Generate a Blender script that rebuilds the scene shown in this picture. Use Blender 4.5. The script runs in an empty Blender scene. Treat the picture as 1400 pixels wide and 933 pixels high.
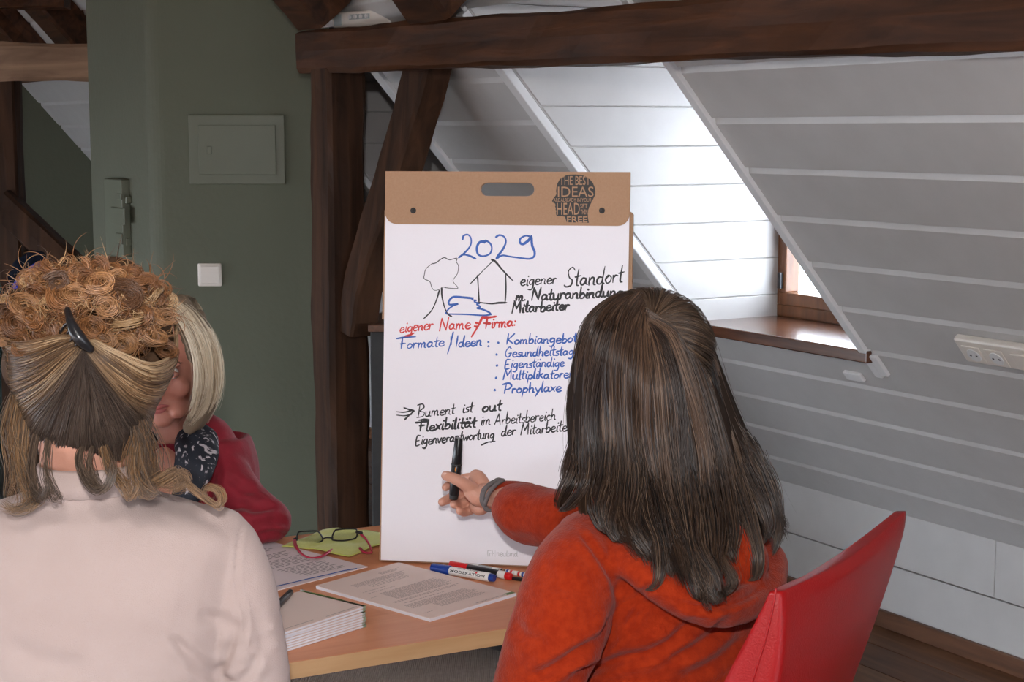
import bpy, bmesh, math, random
import numpy as np
from mathutils import Vector, Matrix, Euler
random.seed(7); RNG = np.random.default_rng(7)
SC = bpy.context.scene
COL = SC.collection

# ------------------------------------------------------------------ camera
FPX = 2237.0; PITCH = math.radians(7.31); CZ = 1.55
cam_d = bpy.data.cameras.new('camera'); cam = bpy.data.objects.new('camera', cam_d); COL.objects.link(cam)
cam.location = (0, 0, CZ); cam.rotation_euler = (math.pi/2 - PITCH, 0, 0)
cam_d.sensor_width = 36; cam_d.lens = 36*FPX/1400; cam_d.clip_start = 0.05
SC.camera = cam

# ------------------------------------------------------------------ world, lamps, exposure
SC.view_settings.view_transform = 'Standard'; SC.view_settings.look = 'None'
SC.view_settings.gamma = 1; SC.view_settings.exposure = 0.0
wd = bpy.data.worlds.new('sky'); SC.world = wd; wd.use_nodes = True
bgn = wd.node_tree.nodes['Background']
bgn.inputs[0].default_value = (0.78, 0.88, 1.0, 1); bgn.inputs[1].default_value = 15.0

def lamp(name, kind, loc, energy, color=(1, 1, 1), size=None, size_y=None, aim=None):
    l = bpy.data.lights.new(name, kind); l.energy = energy; l.color = color
    o = bpy.data.objects.new(name, l); COL.objects.link(o); o.location = loc
    if kind == 'AREA':
        l.shape = 'RECTANGLE'; l.size = size; l.size_y = size_y or size
    elif size: l.shadow_soft_size = size
    if aim is not None:
        o.rotation_euler = (Vector(aim)-Vector(loc)).to_track_quat('-Z', 'Y').to_euler()
    return o
# the camera's flash, a hand's breadth above the lens
fl = lamp('camera_flash', 'SPOT', (-0.03, -0.02, CZ+0.27), 165, (1.0, 0.97, 0.95), 0.03, aim=(0.0, 3.0, 1.0))
fl.data.spot_size = math.radians(75); fl.data.spot_blend = 0.6
# overhead lamp behind the photographer, plus soft fill added from behind and left
lamp('rear_fill', 'AREA', (-1.2, -0.8, 2.5), 12, (1.0, 0.96, 0.93), 1.8, 1.4, aim=(-0.6, 2.2, 0.8))  # broad fill added for the ambient level of the room
lamp('ceiling_spot', 'AREA', (-0.50, 0.75, 2.42), 7, (1.0, 0.95, 0.90), 0.22, 0.22, aim=(-0.5, 2.0, 1.1))
lamp('left_fill', 'AREA', (-3.4, 1.2, 1.9), 30, (1.0, 0.98, 0.93), 1.2, 1.2, aim=(-0.6, 3.5, 1.0))  # fill added to brighten the faces turned left, no window modelled there

# ------------------------------------------------------------------ helpers: pixels, objects, meshes
def ray(x, y):
    u = (x-700)/FPX; v = (466.5-y)/FPX
    return np.array([u, math.cos(PITCH)+v*math.sin(PITCH), -math.sin(PITCH)+v*math.cos(PITCH)])
CAM = np.array([0, 0, CZ])
def P(x, y, Y): d = ray(x, y); return CAM+d*Y/d[1]
def PZ(x, y, z): d = ray(x, y); return CAM+d*(z-CZ)/d[2]
def hit(x, y, o, n): d = ray(x, y); return CAM+d*((np.array(o)-CAM)@n)/(d@n)
FW = np.array([0, math.cos(PITCH), -math.sin(PITCH)]); UP = np.array([0, math.sin(PITCH), math.cos(PITCH)])
def topx(V):
    V = np.asarray(V)-CAM; z = V@FW
    return np.stack([700+FPX*V[..., 0]/z, 466.5-FPX*(V@UP)/z], -1)

WO = {}
def put(o, parent=None, W=(0, 0, 0)):
    WO[o.name] = Vector(W)
    if parent is not None:
        o.parent = parent; o.location = Vector(W)-WO[parent.name]
    else: o.location = Vector(W)
def tag(o, label=None, cat=None, group=None, kind=None):
    if label: o['label'] = label
    if cat: o['category'] = cat
    if group: o['group'] = group
    if kind: o['kind'] = kind
    return o
def thing(name, loc, label, cat, group=None, kind=None):
    o = bpy.data.objects.new(name, None); COL.objects.link(o); o.empty_display_size = .05
    put(o, None, loc); return tag(o, label, cat, group, kind)
def mobj(name, me, mat, parent=None, smooth=True, bevel=0, bseg=2, origin=None, label=None, cat=None, group=None, kind=None, mods=None):
    n = len(me.vertices)
    co = np.empty(n*3); me.vertices.foreach_get('co', co); co = co.reshape(-1, 3)
    if origin is None:
        mn = co.min(0); mx = co.max(0); origin = ((mn[0]+mx[0])/2, (mn[1]+mx[1])/2, mn[2])
    co = co-np.array(origin); me.vertices.foreach_set('co', co.ravel())
    if isinstance(mat, (list, tuple)):
        for m in mat: me.materials.append(m)
    else: me.materials.append(mat)
    if smooth: me.polygons.foreach_set('use_smooth', [True]*len(me.polygons))
    me.update()
    o = bpy.data.objects.new(name, me); COL.objects.link(o); put(o, parent, origin)
    if bevel:
        b = o.modifiers.new('bevel', 'BEVEL'); b.width = bevel; b.segments = bseg; b.limit_method = 'ANGLE'; b.angle_limit = .7
        b.harden_normals = False
    tag(o, label, cat, group, kind if kind else ('structure' if cat is None and parent is None and label is None else None))
    return o
def bobj(name, bm, mat, parent=None, **k):
    bmesh.ops.recalc_face_normals(bm, faces=bm.faces)
    me = bpy.data.meshes.new(name); bm.to_mesh(me); bm.free()
    k.setdefault('smooth', False)
    return mobj(name, me, mat, parent, **k)
def box(bm, o, ax, ay, az):
    """box from corner o with edge vectors"""
    o = np.array(o, float); ax, ay, az = (np.array(q, float) for q in (ax, ay, az))
    vs = [bm.verts.new(o+i*ax+j*ay+k*az) for i in (0, 1) for j in (0, 1) for k in (0, 1)]
    fs = []
    for f in ((0, 1, 3, 2), (4, 6, 7, 5), (0, 4, 5, 1), (2, 3, 7, 6), (0, 2, 6, 4), (1, 5, 7, 3)):
        fs.append(bm.faces.new([vs[i] for i in f]))
    return fs
def cbox(bm, c, sx, sy, sz, rz=0, M=None):
    R = np.array(Matrix.Rotation(rz, 3, 'Z')) if M is None else np.array(M)
    X, Y, Z = R[:, 0]*sx, R[:, 1]*sy, R[:, 2]*sz
    return box(bm, np.array(c)-X/2-Y/2-Z/2, X, Y, Z)
def prism(bm, pts, ext):
    """extrude a planar 3D polygon by vector"""
    a = [bm.verts.new(np.array(p, float)) for p in pts]; b = [bm.verts.new(np.array(p, float)+np.array(ext)) for p in pts]
    n = len(a); bm.faces.new(a); bm.faces.new(b[::-1])
    for i in range(n): bm.faces.new([a[i], b[i], b[(i+1) % n], a[(i+1) % n]])
def crom(pts, n):
    """Catmull-Rom resample of Kxd points to n"""
    p = np.asarray(pts, float); K = len(p)
    if K == 2: return p[0]+(p[1]-p[0])*np.linspace(0, 1, n)[:, None]
    p = np.vstack([2*p[0]-p[1], p, 2*p[-1]-p[-2]])
    t = np.linspace(0, K-1-1e-9, n); i = t.astype(int); f = (t-i)[:, None]
    a, b, c, d = p[i], p[i+1], p[i+2], p[i+3]
    return .5*((2*b)+(-a+c)*f+(2*a-5*b+4*c-d)*f*f+(-a+3*b-3*c+d)*f**3)
def tube(bm, pts, rad, seg=14, ref=(0, 0, 1), n=None, cap=True, ref2=None):
    """rad: list of r or (rx, ry); rx along the in-plane side vector, ry along the other; rounded caps"""
    pts = np.asarray(pts, float)
    rad = np.array([(r, r) if np.isscalar(r) else r for r in rad], float)
    if n: pts, rad = crom(pts, n), np.abs(crom(rad, n))
    T = np.gradient(pts, axis=0); T /= np.linalg.norm(T, axis=1)[:, None]+1e-12
    ref = np.array(ref, float); rings = []
    secs = [(pts[i], rad[i], T[i]) for i in range(len(pts))]
    if cap:
        s0 = [(pts[0]-T[0]*rad[0].mean()*k, rad[0]*q, T[0]) for k, q in ((.8, .45), (.45, .84))]
        s1 = [(pts[-1]+T[-1]*rad[-1].mean()*k, rad[-1]*q, T[-1]) for k, q in ((.45, .84), (.8, .45))]
        secs = s0+secs+s1
    for c, r, t in secs:
        s = np.cross(t, ref); s /= np.linalg.norm(s)+1e-9; q = np.cross(s, t)
        rings.append([bm.verts.new(c+s*r[0]*math.cos(2*math.pi*k/seg)+q*r[1]*math.sin(2*math.pi*k/seg)) for k in range(seg)])
    for a, b in zip(rings[:-1], rings[1:]):
        for k in range(seg): bm.faces.new([a[k], a[(k+1) % seg], b[(k+1) % seg], b[k]])
    bm.faces.new(rings[0][::-1]); bm.faces.new(rings[-1])
def ell(bm, c, r, R=None, u=18, v=12):
    R = np.eye(3) if R is None else np.array(R); r = np.array(r, float); c = np.array(c, float)
    top = bm.verts.new(c+R@(r*[0, 0, 1])); bot = bm.verts.new(c+R@(r*[0, 0, -1])); rings = []
    for j in range(1, v):
        ph = math.pi*j/v
        rings.append([bm.verts.new(c+R@(r*[math.sin(ph)*math.cos(2*math.pi*i/u), math.sin(ph)*math.sin(2*math.pi*i/u), math.cos(ph)])) for i in range(u)])
    for i in range(u):
        bm.faces.new([top, rings[0][i], rings[0][(i+1) % u]]); bm.faces.new([bot, rings[-1][(i+1) % u], rings[-1][i]])
    for a, b in zip(rings[:-1], rings[1:]):
        for i in range(u): bm.faces.new([a[i], b[i], b[(i+1) % u], a[(i+1) % u]])
def remesh(bm, vox, smooth=2, fac=.5):
    """union of the closed shells in bm as one skin"""
    bmesh.ops.recalc_face_normals(bm, faces=bm.faces)
    me = bpy.data.meshes.new('tmp'); bm.to_mesh(me); bm.free()
    o = bpy.data.objects.new('tmp', me); COL.objects.link(o)
    m = o.modifiers.new('r', 'REMESH'); m.mode = 'VOXEL'; m.voxel_size = vox
    if smooth:
        s = o.modifiers.new('s', 'SMOOTH'); s.factor = fac; s.iterations = smooth
    dg = bpy.context.evaluated_depsgraph_get(); ev = o.evaluated_get(dg)
    out = bpy.data.meshes.new_from_object(ev); bpy.data.objects.remove(o); bpy.data.meshes.remove(me)
    out.materials.clear()
    return out
def getco(me):
    co = np.empty(len(me.vertices)*3); me.vertices.foreach_get('co', co); return co.reshape(-1, 3)
def getno(me):
    co = np.empty(len(me.vertices)*3); me.vertices.foreach_get('normal', co); return co.reshape(-1, 3)
def setco(me, co): me.vertices.foreach_set('co', co.ravel()); me.update()

# ------------------------------------------------------------------ materials
def nd(nt, t, **k):
    n = nt.nodes.new(t)
    for a, b in k.items():
        if a.startswith('i_'): n.inputs[a[2:]].default_value = b
        else: setattr(n, a, b)
    return n
def mat(name, c1, c2=None, rough=.6, scale=(30, 30, 30), rot=(0, 0, 0), detail=4, bump=0, bscale=None, dist=.0, spec=.5, ramp=(.3, .7),
        sheen=0, sss=0, metal=0, trans=0, alpha=1, attr=None, coat=0, ior=None, rough2=None, wave=None):
    m = bpy.data.materials.new(name); m.use_nodes = True; nt = m.node_tree; L = nt.links
    b = nt.nodes['Principled BSDF']
    b.inputs['Roughness'].default_value = rough; b.inputs['Metallic'].default_value = metal
    b.inputs['Specular IOR Level'].default_value = spec
    if ior: b.inputs['IOR'].default_value = ior
    if sheen:
        b.inputs['Sheen Weight'].default_value = sheen; b.inputs['Sheen Roughness'].default_value = .5
    if sss:
        b.inputs['Subsurface Weight'].default_value = sss; b.inputs['Subsurface Radius'].default_value = (.012, .005, .003)
        b.inputs['Subsurface Scale'].default_value = 1
    if trans: b.inputs['Transmission Weight'].default_value = trans
    if coat: b.inputs['Coat Weight'].default_value = coat; b.inputs['Coat Roughness'].default_value = .12
    b.inputs['Base Color'].default_value = (*c1, 1)
    tc = nd(nt, 'ShaderNodeTexCoord'); mp = nd(nt, 'ShaderNodeMapping')
    mp.inputs['Rotation'].default_value = rot; mp.inputs['Scale'].default_value = scale
    if max(rot) or min(rot):   # rotate first, then stretch
        mp.inputs['Scale'].default_value = (1, 1, 1); mp2 = nd(nt, 'ShaderNodeMapping'); mp2.inputs['Scale'].default_value = scale
        L.new(tc.outputs['Object'], mp.inputs[0]); L.new(mp.outputs[0], mp2.inputs[0]); vec = mp2.outputs[0]
    else:
        L.new(tc.outputs['Object'], mp.inputs[0]); vec = mp.outputs[0]
    no = nd(nt, 'ShaderNodeTexNoise'); no.inputs['Scale'].default_value = 1; no.inputs['Detail'].default_value = detail
    no.inputs['Distortion'].default_value = dist; L.new(vec, no.inputs['Vector'])
    fac = no.outputs['Fac']
    if c2 is not None:
        r = nd(nt, 'ShaderNodeValToRGB'); r.color_ramp.elements[0].position = ramp[0]; r.color_ramp.elements[1].position = ramp[1]
        r.color_ramp.elements[0].color = (*c1, 1); r.color_ramp.elements[1].color = (*c2, 1)
        L.new(fac, r.inputs[0]); L.new(r.outputs[0], b.inputs['Base Color'])
    if attr:
        a = nd(nt, 'ShaderNodeAttribute'); a.attribute_name = attr; L.new(a.outputs['Color'], b.inputs['Base Color'])
    if bump:
        f2 = fac
        if bscale:
            n2 = nd(nt, 'ShaderNodeTexNoise'); n2.inputs['Scale'].default_value = bscale; n2.inputs['Detail'].default_value = 3
            L.new(tc.outputs['Object'], n2.inputs['Vector']); f2 = n2.outputs['Fac']
        if wave:
            wv = nd(nt, 'ShaderNodeTexWave'); wv.inputs['Scale'].default_value = wave; L.new(tc.outputs['Object'], wv.inputs['Vector']); f2 = wv.outputs['Fac']
        bp = nd(nt, 'ShaderNodeBump'); bp.inputs['Strength'].default_value = 1; bp.inputs['Distance'].default_value = bump
        L.new(f2, bp.inputs['Height']); L.new(bp.outputs[0], b.inputs['Normal'])
    return m
AW = math.radians(30.54)
DV = np.array([-math.sin(AW), math.cos(AW), 0]); NV = np.array([math.cos(AW), math.sin(AW), 0]); ZV = np.array([0, 0, 1.])
RZ_D = -(math.pi/2+AW)
M = {}
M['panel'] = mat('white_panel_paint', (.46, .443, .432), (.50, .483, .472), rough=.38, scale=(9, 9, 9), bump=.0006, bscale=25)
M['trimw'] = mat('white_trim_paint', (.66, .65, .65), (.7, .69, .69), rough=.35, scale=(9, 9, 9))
M['green'] = mat('olive_green_plaster', (.094, .101, .068), (.106, .114, .078), rough=.75, scale=(2.2, 2.2, 2.2), bump=.0012, bscale=55)
M['greenp'] = mat('olive_green_gloss_paint', (.112, .121, .083), (.121, .131, .092), rough=.5, scale=(9, 9, 9))
M['beam'] = mat('dark_stained_beam', (.018, .0075, .004), (.10, .037, .014), rough=.6, spec=.2, scale=(2.5, 26, 26), rot=(0, 0, RZ_D), dist=.6, bump=.003, ramp=(.28, .8))
M['beamv'] = mat('dark_stained_post', (.016, .008, .005), (.085, .038, .019), rough=.65, spec=.15, scale=(24, 24, 2.2), dist=.6, bump=.003, ramp=(.28, .8))
M['beamx'] = mat('pale_old_beam', (.15, .085, .05), (.36, .225, .14), rough=.75, scale=(2.5, 22, 22), dist=.8, bump=.004, ramp=(.25, .75))
M['sill'] = mat('varnished_brown_sill', (.045, .015, .008), (.15, .055, .025), rough=.22, scale=(3, 40, 40), rot=(0, 0, RZ_D), dist=.5, coat=.3, ramp=(.2, .8))
M['winwood'] = mat('varnished_window_wood', (.11, .04, .014), (.23, .09, .032), rough=.3, scale=(30, 30, 5), dist=.4)
M['base'] = mat('brown_baseboard', (.07, .028, .013), (.17, .072, .034), rough=.4, scale=(3, 30, 30), rot=(0, 0, RZ_D), dist=.5)
M['floor'] = [mat('oiled_floor_board_%s' % w, a, b, rough=.5, spec=.3, scale=(2.2, 26, 26), rot=(0, 0, RZ_D), dist=.9, bump=.0008, ramp=(.25, .8))
              for w, a, b in (('brown', (.085, .036, .018), (.21, .10, .05)), ('dark', (.065, .028, .014), (.17, .078, .04)), ('honey', (.10, .045, .02), (.25, .125, .062)))]
M['rug'] = mat('taupe_ribbed_rug', (.25, .18, .145), (.30, .22, .18), rough=.95, scale=(60, 60, 60), bump=.002, wave=55)
M['ceil'] = mat('white_ceiling', (.62, .6, .59), rough=.6)
M['glass'] = mat('window_glass', (1, 1, 1), rough=.0, trans=1, ior=1.01, spec=.2)
M['plastic_white'] = mat('white_switch_plastic', (.68, .62, .56), rough=.35)
M['plastic_grey'] = mat('grey_plastic', (.35, .38, .38), rough=.4)
M['dark'] = mat('black_matte', (.012, .011, .012), (.02, .02, .02), rough=.6)
M['black'] = mat('black_plastic', (.012, .012, .014), rough=.28)
M['metal'] = mat('brushed_metal', (.5, .5, .5), rough=.35, metal=1)
M['darkmetal'] = mat('dark_grey_metal', (.06, .06, .065), rough=.4, metal=.8)
M['beech'] = mat('beech_laminate', (.60, .235, .115), (.68, .30, .155), rough=.38, scale=(5, 90, 90), rot=(0, 0, -math.radians(27.7)), dist=.3, spec=.3, ramp=(.2, .8))
M['beechedge'] = mat('beech_edge_band', (.50, .29, .14), (.58, .36, .19), rough=.4, scale=(6, 60, 60), rot=(0, 0, -math.radians(27.7)))
M['paper'] = mat('chart_paper', (.80, .775, .82), (.79, .765, .81), rough=.7, scale=(300, 300, 300), spec=.3)
M['sheet'] = mat('printed_sheet_paper', (.74, .64, .65), rough=.6, spec=.3)
M['sheetb'] = mat('booklet_cover_paper', (.76, .62, .565), rough=.55, spec=.3)
M['pages'] = mat('white_page_edges', (.74, .76, .84), rough=.6)
M['pagegap'] = mat('grey_gap_shadow', (.12, .12, .14), rough=.8)
M['print'] = mat('grey_toner', (.33, .28, .28), rough=.7)
M['greenprint'] = mat('green_cover_print', (.12, .22, .06), rough=.5)
M['card'] = mat('brown_cardboard', (.36, .212, .128), (.39, .235, .145), rough=.75, scale=(260, 260, 260), spec=.25)
M['ink_blue'] = mat('blue_marker_ink', (.03, .11, .42), rough=.6)
M['ink_black'] = mat('black_marker_ink', (.018, .018, .022), rough=.6)
M['ink_red'] = mat('red_marker_ink', (.62, .04, .035), rough=.6)
M['ink_grey'] = mat('light_grey_print', (.5, .49, .5), rough=.6)
M['ink_dark'] = mat('charcoal_print', (.035, .033, .032), rough=.7)
M['blue_cap'] = mat('blue_cap_plastic', (.012, .045, .27), rough=.3)
M['red_cap'] = mat('red_cap_plastic', (.62, .012, .015), rough=.3)
M['white_barrel'] = mat('white_barrel_plastic', (.75, .74, .72), rough=.3)
M['clear'] = mat('clear_plastic', (.85, .82, .8), rough=.12, trans=.55, ior=1.2)
M['cloth_yellow'] = mat('yellow_green_microfibre', (.50, .53, .10), (.56, .59, .13), rough=.85, scale=(200, 200, 200), sheen=.2)
M['pink_plastic'] = mat('raspberry_temple_plastic', (.45, .03, .07), rough=.3)
M['lens'] = mat('spectacle_lens', (.97, .98, .95), rough=0, trans=1, ior=1.05)
M['leather'] = mat('red_leatherette', (.27, .001, .0016), (.24, .001, .0014), rough=.40, scale=(5, 5, 5), bump=.0004, bscale=420, spec=.3)
M['orange'] = mat('rust_orange_fleece', (.25, .018, .003), (.32, .028, .005), rough=.95, scale=(90, 90, 90), bump=.0014, bscale=330, sheen=.12, ramp=(.35, .65), spec=.1)
M['greyrib'] = mat('grey_elastic_rib', (.115, .10, .10), (.15, .13, .13), rough=.9, scale=(120, 120, 120), bump=.001, bscale=400)
M['pinkknit'] = mat('pale_pink_fine_knit', (.395, .305, .28), (.42, .33, .305), rough=.9, scale=(12, 12, 12), bump=.0005, bscale=700, sheen=.12, spec=.15)
M['redjacket'] = mat('crimson_jersey', (.19, .003, .013), (.24, .004, .018), rough=.8, scale=(40, 40, 40), bump=.0006, bscale=300, sheen=.08)
M['trouser'] = mat('dark_trousers', (.02, .022, .03), (.03, .03, .04), rough=.85)
M['skin'] = mat('skin', (.57, .285, .205), (.61, .315, .23), rough=.5, scale=(30, 30, 30), sss=.12, bump=.0003, bscale=500, spec=.4)
M['skinB'] = mat('flushed_skin', (.52, .225, .165), (.56, .255, .19), rough=.48, scale=(30, 30, 30), sss=.12, bump=.0003, bscale=500, spec=.4)
M['lips'] = mat('lip_skin', (.42, .12, .11), rough=.4)
M['eyewhite'] = mat('eye_white', (.7, .68, .66), rough=.15)
M['iris'] = mat('iris_grey_blue', (.06, .08, .10), rough=.1)
M['hair'] = mat('hair_strands', (.1, .05, .03), rough=.34, attr='Col', spec=.5)
M['hairu'] = mat('hair_under_mass', (.05, .03, .02), rough=.7, attr='Col', spec=.1)
M['nail'] = mat('finger_nail', (.62, .36, .29), rough=.25)
M['teal'] = mat('dark_teal_fleece', (.004, .022, .022), (.006, .03, .03), rough=.9)
M['navy'] = mat('navy_nylon', (.006, .009, .018), rough=.9, spec=.1)
M['bluecloth'] = mat('bright_blue_cloth', (.03, .05, .38), rough=.9, spec=.1)

# ------------------------------------------------------------------ wall frame (a along the wall, g into the room, z up)
OFF, KW, SW, S0 = 3.565, .3822, .1626, .1427
PH = math.radians(48.85)
def W(a, g, z): return NV*(OFF-g)+DV*a+ZV*z
UPS = -NV*math.cos(PH)+ZV*math.sin(PH); NOR = -NV*math.sin(PH)*1.0-ZV*math.cos(PH)   # room-side normal of the slope
def SL(a, s, o=0): return NV*OFF+DV*a+ZV*KW+UPS*s+NOR*o
A0, A1 = -2.6, 9.6
D1 = (3.29, 4.055); D2 = (4.88, 5.65); STOP = 2.0; SBOT = .745
WG = .19       # window plane

def plank(a0, a1, s0, s1, name='wall_plank', parent=None, ch=.02):
    bm = bmesh.new(); t = .014
    prof = [(s0, 0), (s0, t), (max(s1-ch, s0+.004), t), (s1-.003, .003), (s1, 0)]
    A = [bm.verts.new(SL(a0, s, o)) for s, o in prof]; B = [bm.verts.new(SL(a1, s, o)) for s, o in prof]
    bm.faces.new(A); bm.faces.new(B[::-1])
    for i in range(len(A)): bm.faces.new([A[i], B[i], B[(i+1) % len(A)], A[(i+1) % len(A)]])
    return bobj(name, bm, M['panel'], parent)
# backing of the slope: shell behind the planks with the dormer openings
def slab(bm, a0, a1, s0, s1, th=.05):
    if s1 == SBOT: s1 = .69
    box(bm, SL(a0, s0, -.001), DV*(a1-a0), UPS*(s1-s0), -NOR*th)
SMAX = 3.05
bm = bmesh.new()
for a0, a1, s0, s1 in ((A0, D1[0], 0, SMAX), (D1[0], D1[1], 0, SBOT), (D1[0], D1[1], STOP, SMAX), (D1[1], D2[0], 0, SMAX), (D2[0], D2[1], 0, SBOT), (D2[0], D2[1], STOP, SMAX), (D2[1], A1, 0, SMAX)):
    slab(bm, a0, a1, s0, s1)
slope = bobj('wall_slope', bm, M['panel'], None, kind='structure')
rows = [(0.002, S0)]+[(S0+SW*i, S0+SW*(i+1)) for i in range(18) if S0+SW*(i+1) < SMAX]
for s0, s1 in rows:
    segs = []
    if s0 > SBOT-.02 and s0 < STOP-.05: segs = [(A0, D1[0]), (D1[1], D2[0]), (D2[1], A1)]
    elif s0 < SBOT < s1: segs = [(A0, D1[0]), (D1[1], D2[0]), (D2[1], A1)]
    else: segs = [(A0, A1)]
    for a, b in segs: plank(a, b, s0, s1, parent=slope)
    if s0 < SBOT < s1:
        plank(D1[0], D1[1], s0, SBOT-.012, parent=slope, ch=.004); plank(D2[0], D2[1], s0, SBOT-.012, parent=slope, ch=.004)
# knee wall: two courses of white boards
bm = bmesh.new(); box(bm, W(A0, -.05, 0), DV*(A1-A0), NV*-.045, ZV*(KW+.03)); knee = bobj('wall_right', bm, M['panel'], kind='structure')
kj = .20
for z0, z1 in ((0.0, kj), (kj+.004, KW+.004)):
    cuts = [A0, 1.9, 3.27 if z0 > .1 else 3.05, 5.0, 7.2, A1]
    for a, b in zip(cuts[:-1], cuts[1:]):
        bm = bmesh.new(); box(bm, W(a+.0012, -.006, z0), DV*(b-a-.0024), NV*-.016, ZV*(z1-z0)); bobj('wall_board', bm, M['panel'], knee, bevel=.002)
bm = bmesh.new(); box(bm, W(A0, .010, 0), DV*(A1-A0), NV*-.018, ZV*.055); bobj('baseboard_right', bm, M['base'], kind='structure', bevel=.004)

# dormers
def dormer(D, win):
    zs = SL(0, .774)[2]; gtop = 1.0
    ztop = KW+STOP*math.sin(PH)+.02; gt = (ztop-KW)/math.tan(PH)
    for a, sgn, nm in ((D[1], 1, 'left'), (D[0], -1, 'right')):
        # cheek boards, horizontal, clipped to the triangle between slope and outer wall
        bm = bmesh.new(); prism(bm, [W(a+sgn*.016, WG-.1, zs-.06), W(a+sgn*.016, (zs-.06-KW)/math.tan(PH)-.0, zs-.06), W(a+sgn*.016, gt, ztop), W(a+sgn*.016, WG-.1, ztop)], DV*sgn*.03)
        ck = bobj('wall_cheek_%s' % nm, bm, M['panel'], kind='structure')
        z = zs-.06; k = 0
        while z < ztop-.01:
            z1 = min(z+(.118 if k else .128), ztop); g0 = (z-KW)/math.tan(PH)-.006; g1 = (z1-KW)/math.tan(PH)-.006
            bm = bmesh.new(); prism(bm, [W(a-sgn*.003, WG-.06, z+.0004), W(a-sgn*.003, g0, z+.0004), W(a-sgn*.003, g1, z1-.0004), W(a-sgn*.003, WG-.06, z1-.0004)], DV*sgn*.018)
            bobj('cheek_board', bm, M['panel'], ck, bevel=.003, bseg=1); z = z1; k += 1
        # corner trim along the cut
        bm = bmesh.new(); w = .042 if sgn > 0 else .03
        wr_ = .03 if win else .055
        box(bm, SL(a-(.002 if sgn > 0 else wr_-.002), SBOT-.02 if sgn > 0 else .69, .0), DV*(w if sgn > 0 else wr_), UPS*(STOP-SBOT+.02+(0 if sgn > 0 else .03)), NOR*.026)
        bobj('trim_1', bm, M['trimw'], kind='structure', bevel=.003)
    bm = bmesh.new(); box(bm, W(D[0]-.03, WG-.12, ztop), DV*(D[1]-D[0]+.06), -NV*(gt-WG+.14), ZV*.03); bobj('ceiling_dormer', bm, M['panel'], kind='structure')
    # sill board
    bm = bmesh.new(); gs = (zs-KW)/math.tan(PH)+.028
    box(bm, W(D[0]-.03, WG-.03, zs-.034), DV*(D[1]-D[0]+.07), -NV*(gs-WG+.03), ZV*.034)
    bobj('trim_2', bm, M['sill'], kind='structure', bevel=.004, bseg=3)
    # outer wall around the window
    z0, z1 = zs, zs+.86
    bm = bmesh.new(); th = .10
    box(bm, W(D[0]-.03, WG-.02, z1), DV*(D[1]-D[0]+.06), NV*th, ZV*(ztop-z1+.05))
    box(bm, W(D[0]-.03, WG-.02, zs-.2), DV*(D[1]-D[0]+.06), NV*th, ZV*.2)
    if not win: box(bm, W(D[0]-.03, WG-.02, zs), DV*(D[1]-D[0]+.06), NV*th, ZV*(z1-zs))
    bobj('wall_dormer', bm, M['panel'], kind='structure')
    if win:
        wn = thing('window_1', W((D[0]+D[1])/2, WG, zs), None, None, kind='structure')
        def frame(a0, a1, z0, z1, w, g0, g1, name, lower=None):
            lower = lower or w
            for (p, q, r, s) in ((a0, a1, z0, z0+lower), (a0, a1, z1-w, z1), (a0, a0+w, z0+lower, z1-w), (a1-w, a1, z0+lower, z1-w)):
                bm = bmesh.new(); box(bm, W(p, g1, r), DV*(q-p), NV*(g1-g0), ZV*(s-r)); bobj(name, bm, M['winwood'], wn, bevel=.003)
        frame(D[0]+.0, D[1]-.0, z0, z1, .020, WG-.06, WG, 'window_frame', lower=.038)
        frame(D[0]+.018, D[1]-.018, z0+.038, z1-.022, .032, WG-.05, WG+.006, 'window_sash', lower=.04)
        bm = bmesh.new(); box(bm, W(D[0]+.045, WG-.02, z0+.07), DV*(D[1]-D[0]-.09), NV*.004, ZV*(z1-z0-.115)); bobj('pane', bm, M['glass'], wn)
        bm = bmesh.new(); cbox(bm, W(D[1]-.03, WG+.012, z0+.115), .012, .014, .05, AW); bobj('hinge', bm, M['darkmetal'], wn)
dormer(D1, True); dormer(D2, False)
# small white bracket under the sill and cable cover at the trim end
bm = bmesh.new(); box(bm, SL(3.36, .655, .014), DV*.07, UPS*.03, NOR*.012); bobj('trim_3', bm, M['trimw'], kind='structure', bevel=.003)
bm = bmesh.new(); box(bm, SL(3.235, .70, .014), DV*.03, UPS*.075, NOR*.012); bobj('trim_4', bm, M['trimw'], kind='structure', bevel=.003)

# ------------------------------------------------------------------ floor boards
fl_root = thing('floor', (0, 3, 0), None, None, kind='structure')
bm = bmesh.new(); box(bm, (-7, -2.5, -.06), (12, 0, 0), (0, 14, 0), (0, 0, .045)); bobj('subfloor', bm, M['base'], fl_root)
bw = .165; i = 0; g = 0.0
while g < 6.4:
    cuts = [-4.5, -1.5, 1.2+.9*((i*7) % 5)/5, 4.2+.8*((i*3) % 4)/4, 7.0+.5*(i % 3), 9.6]
    for a, b in zip(cuts[:-1], cuts[1:]):
        bm = bmesh.new(); box(bm, W(a+.001, g+.0015, -.014), DV*(b-a-.002), -NV*(bw-.003), ZV*.014)
        bobj('floor_board', bm, M['floor'][(i*5+int(b*3)) % 3], fl_root, bevel=.0015, bseg=1)
    g += bw; i += 1
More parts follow.
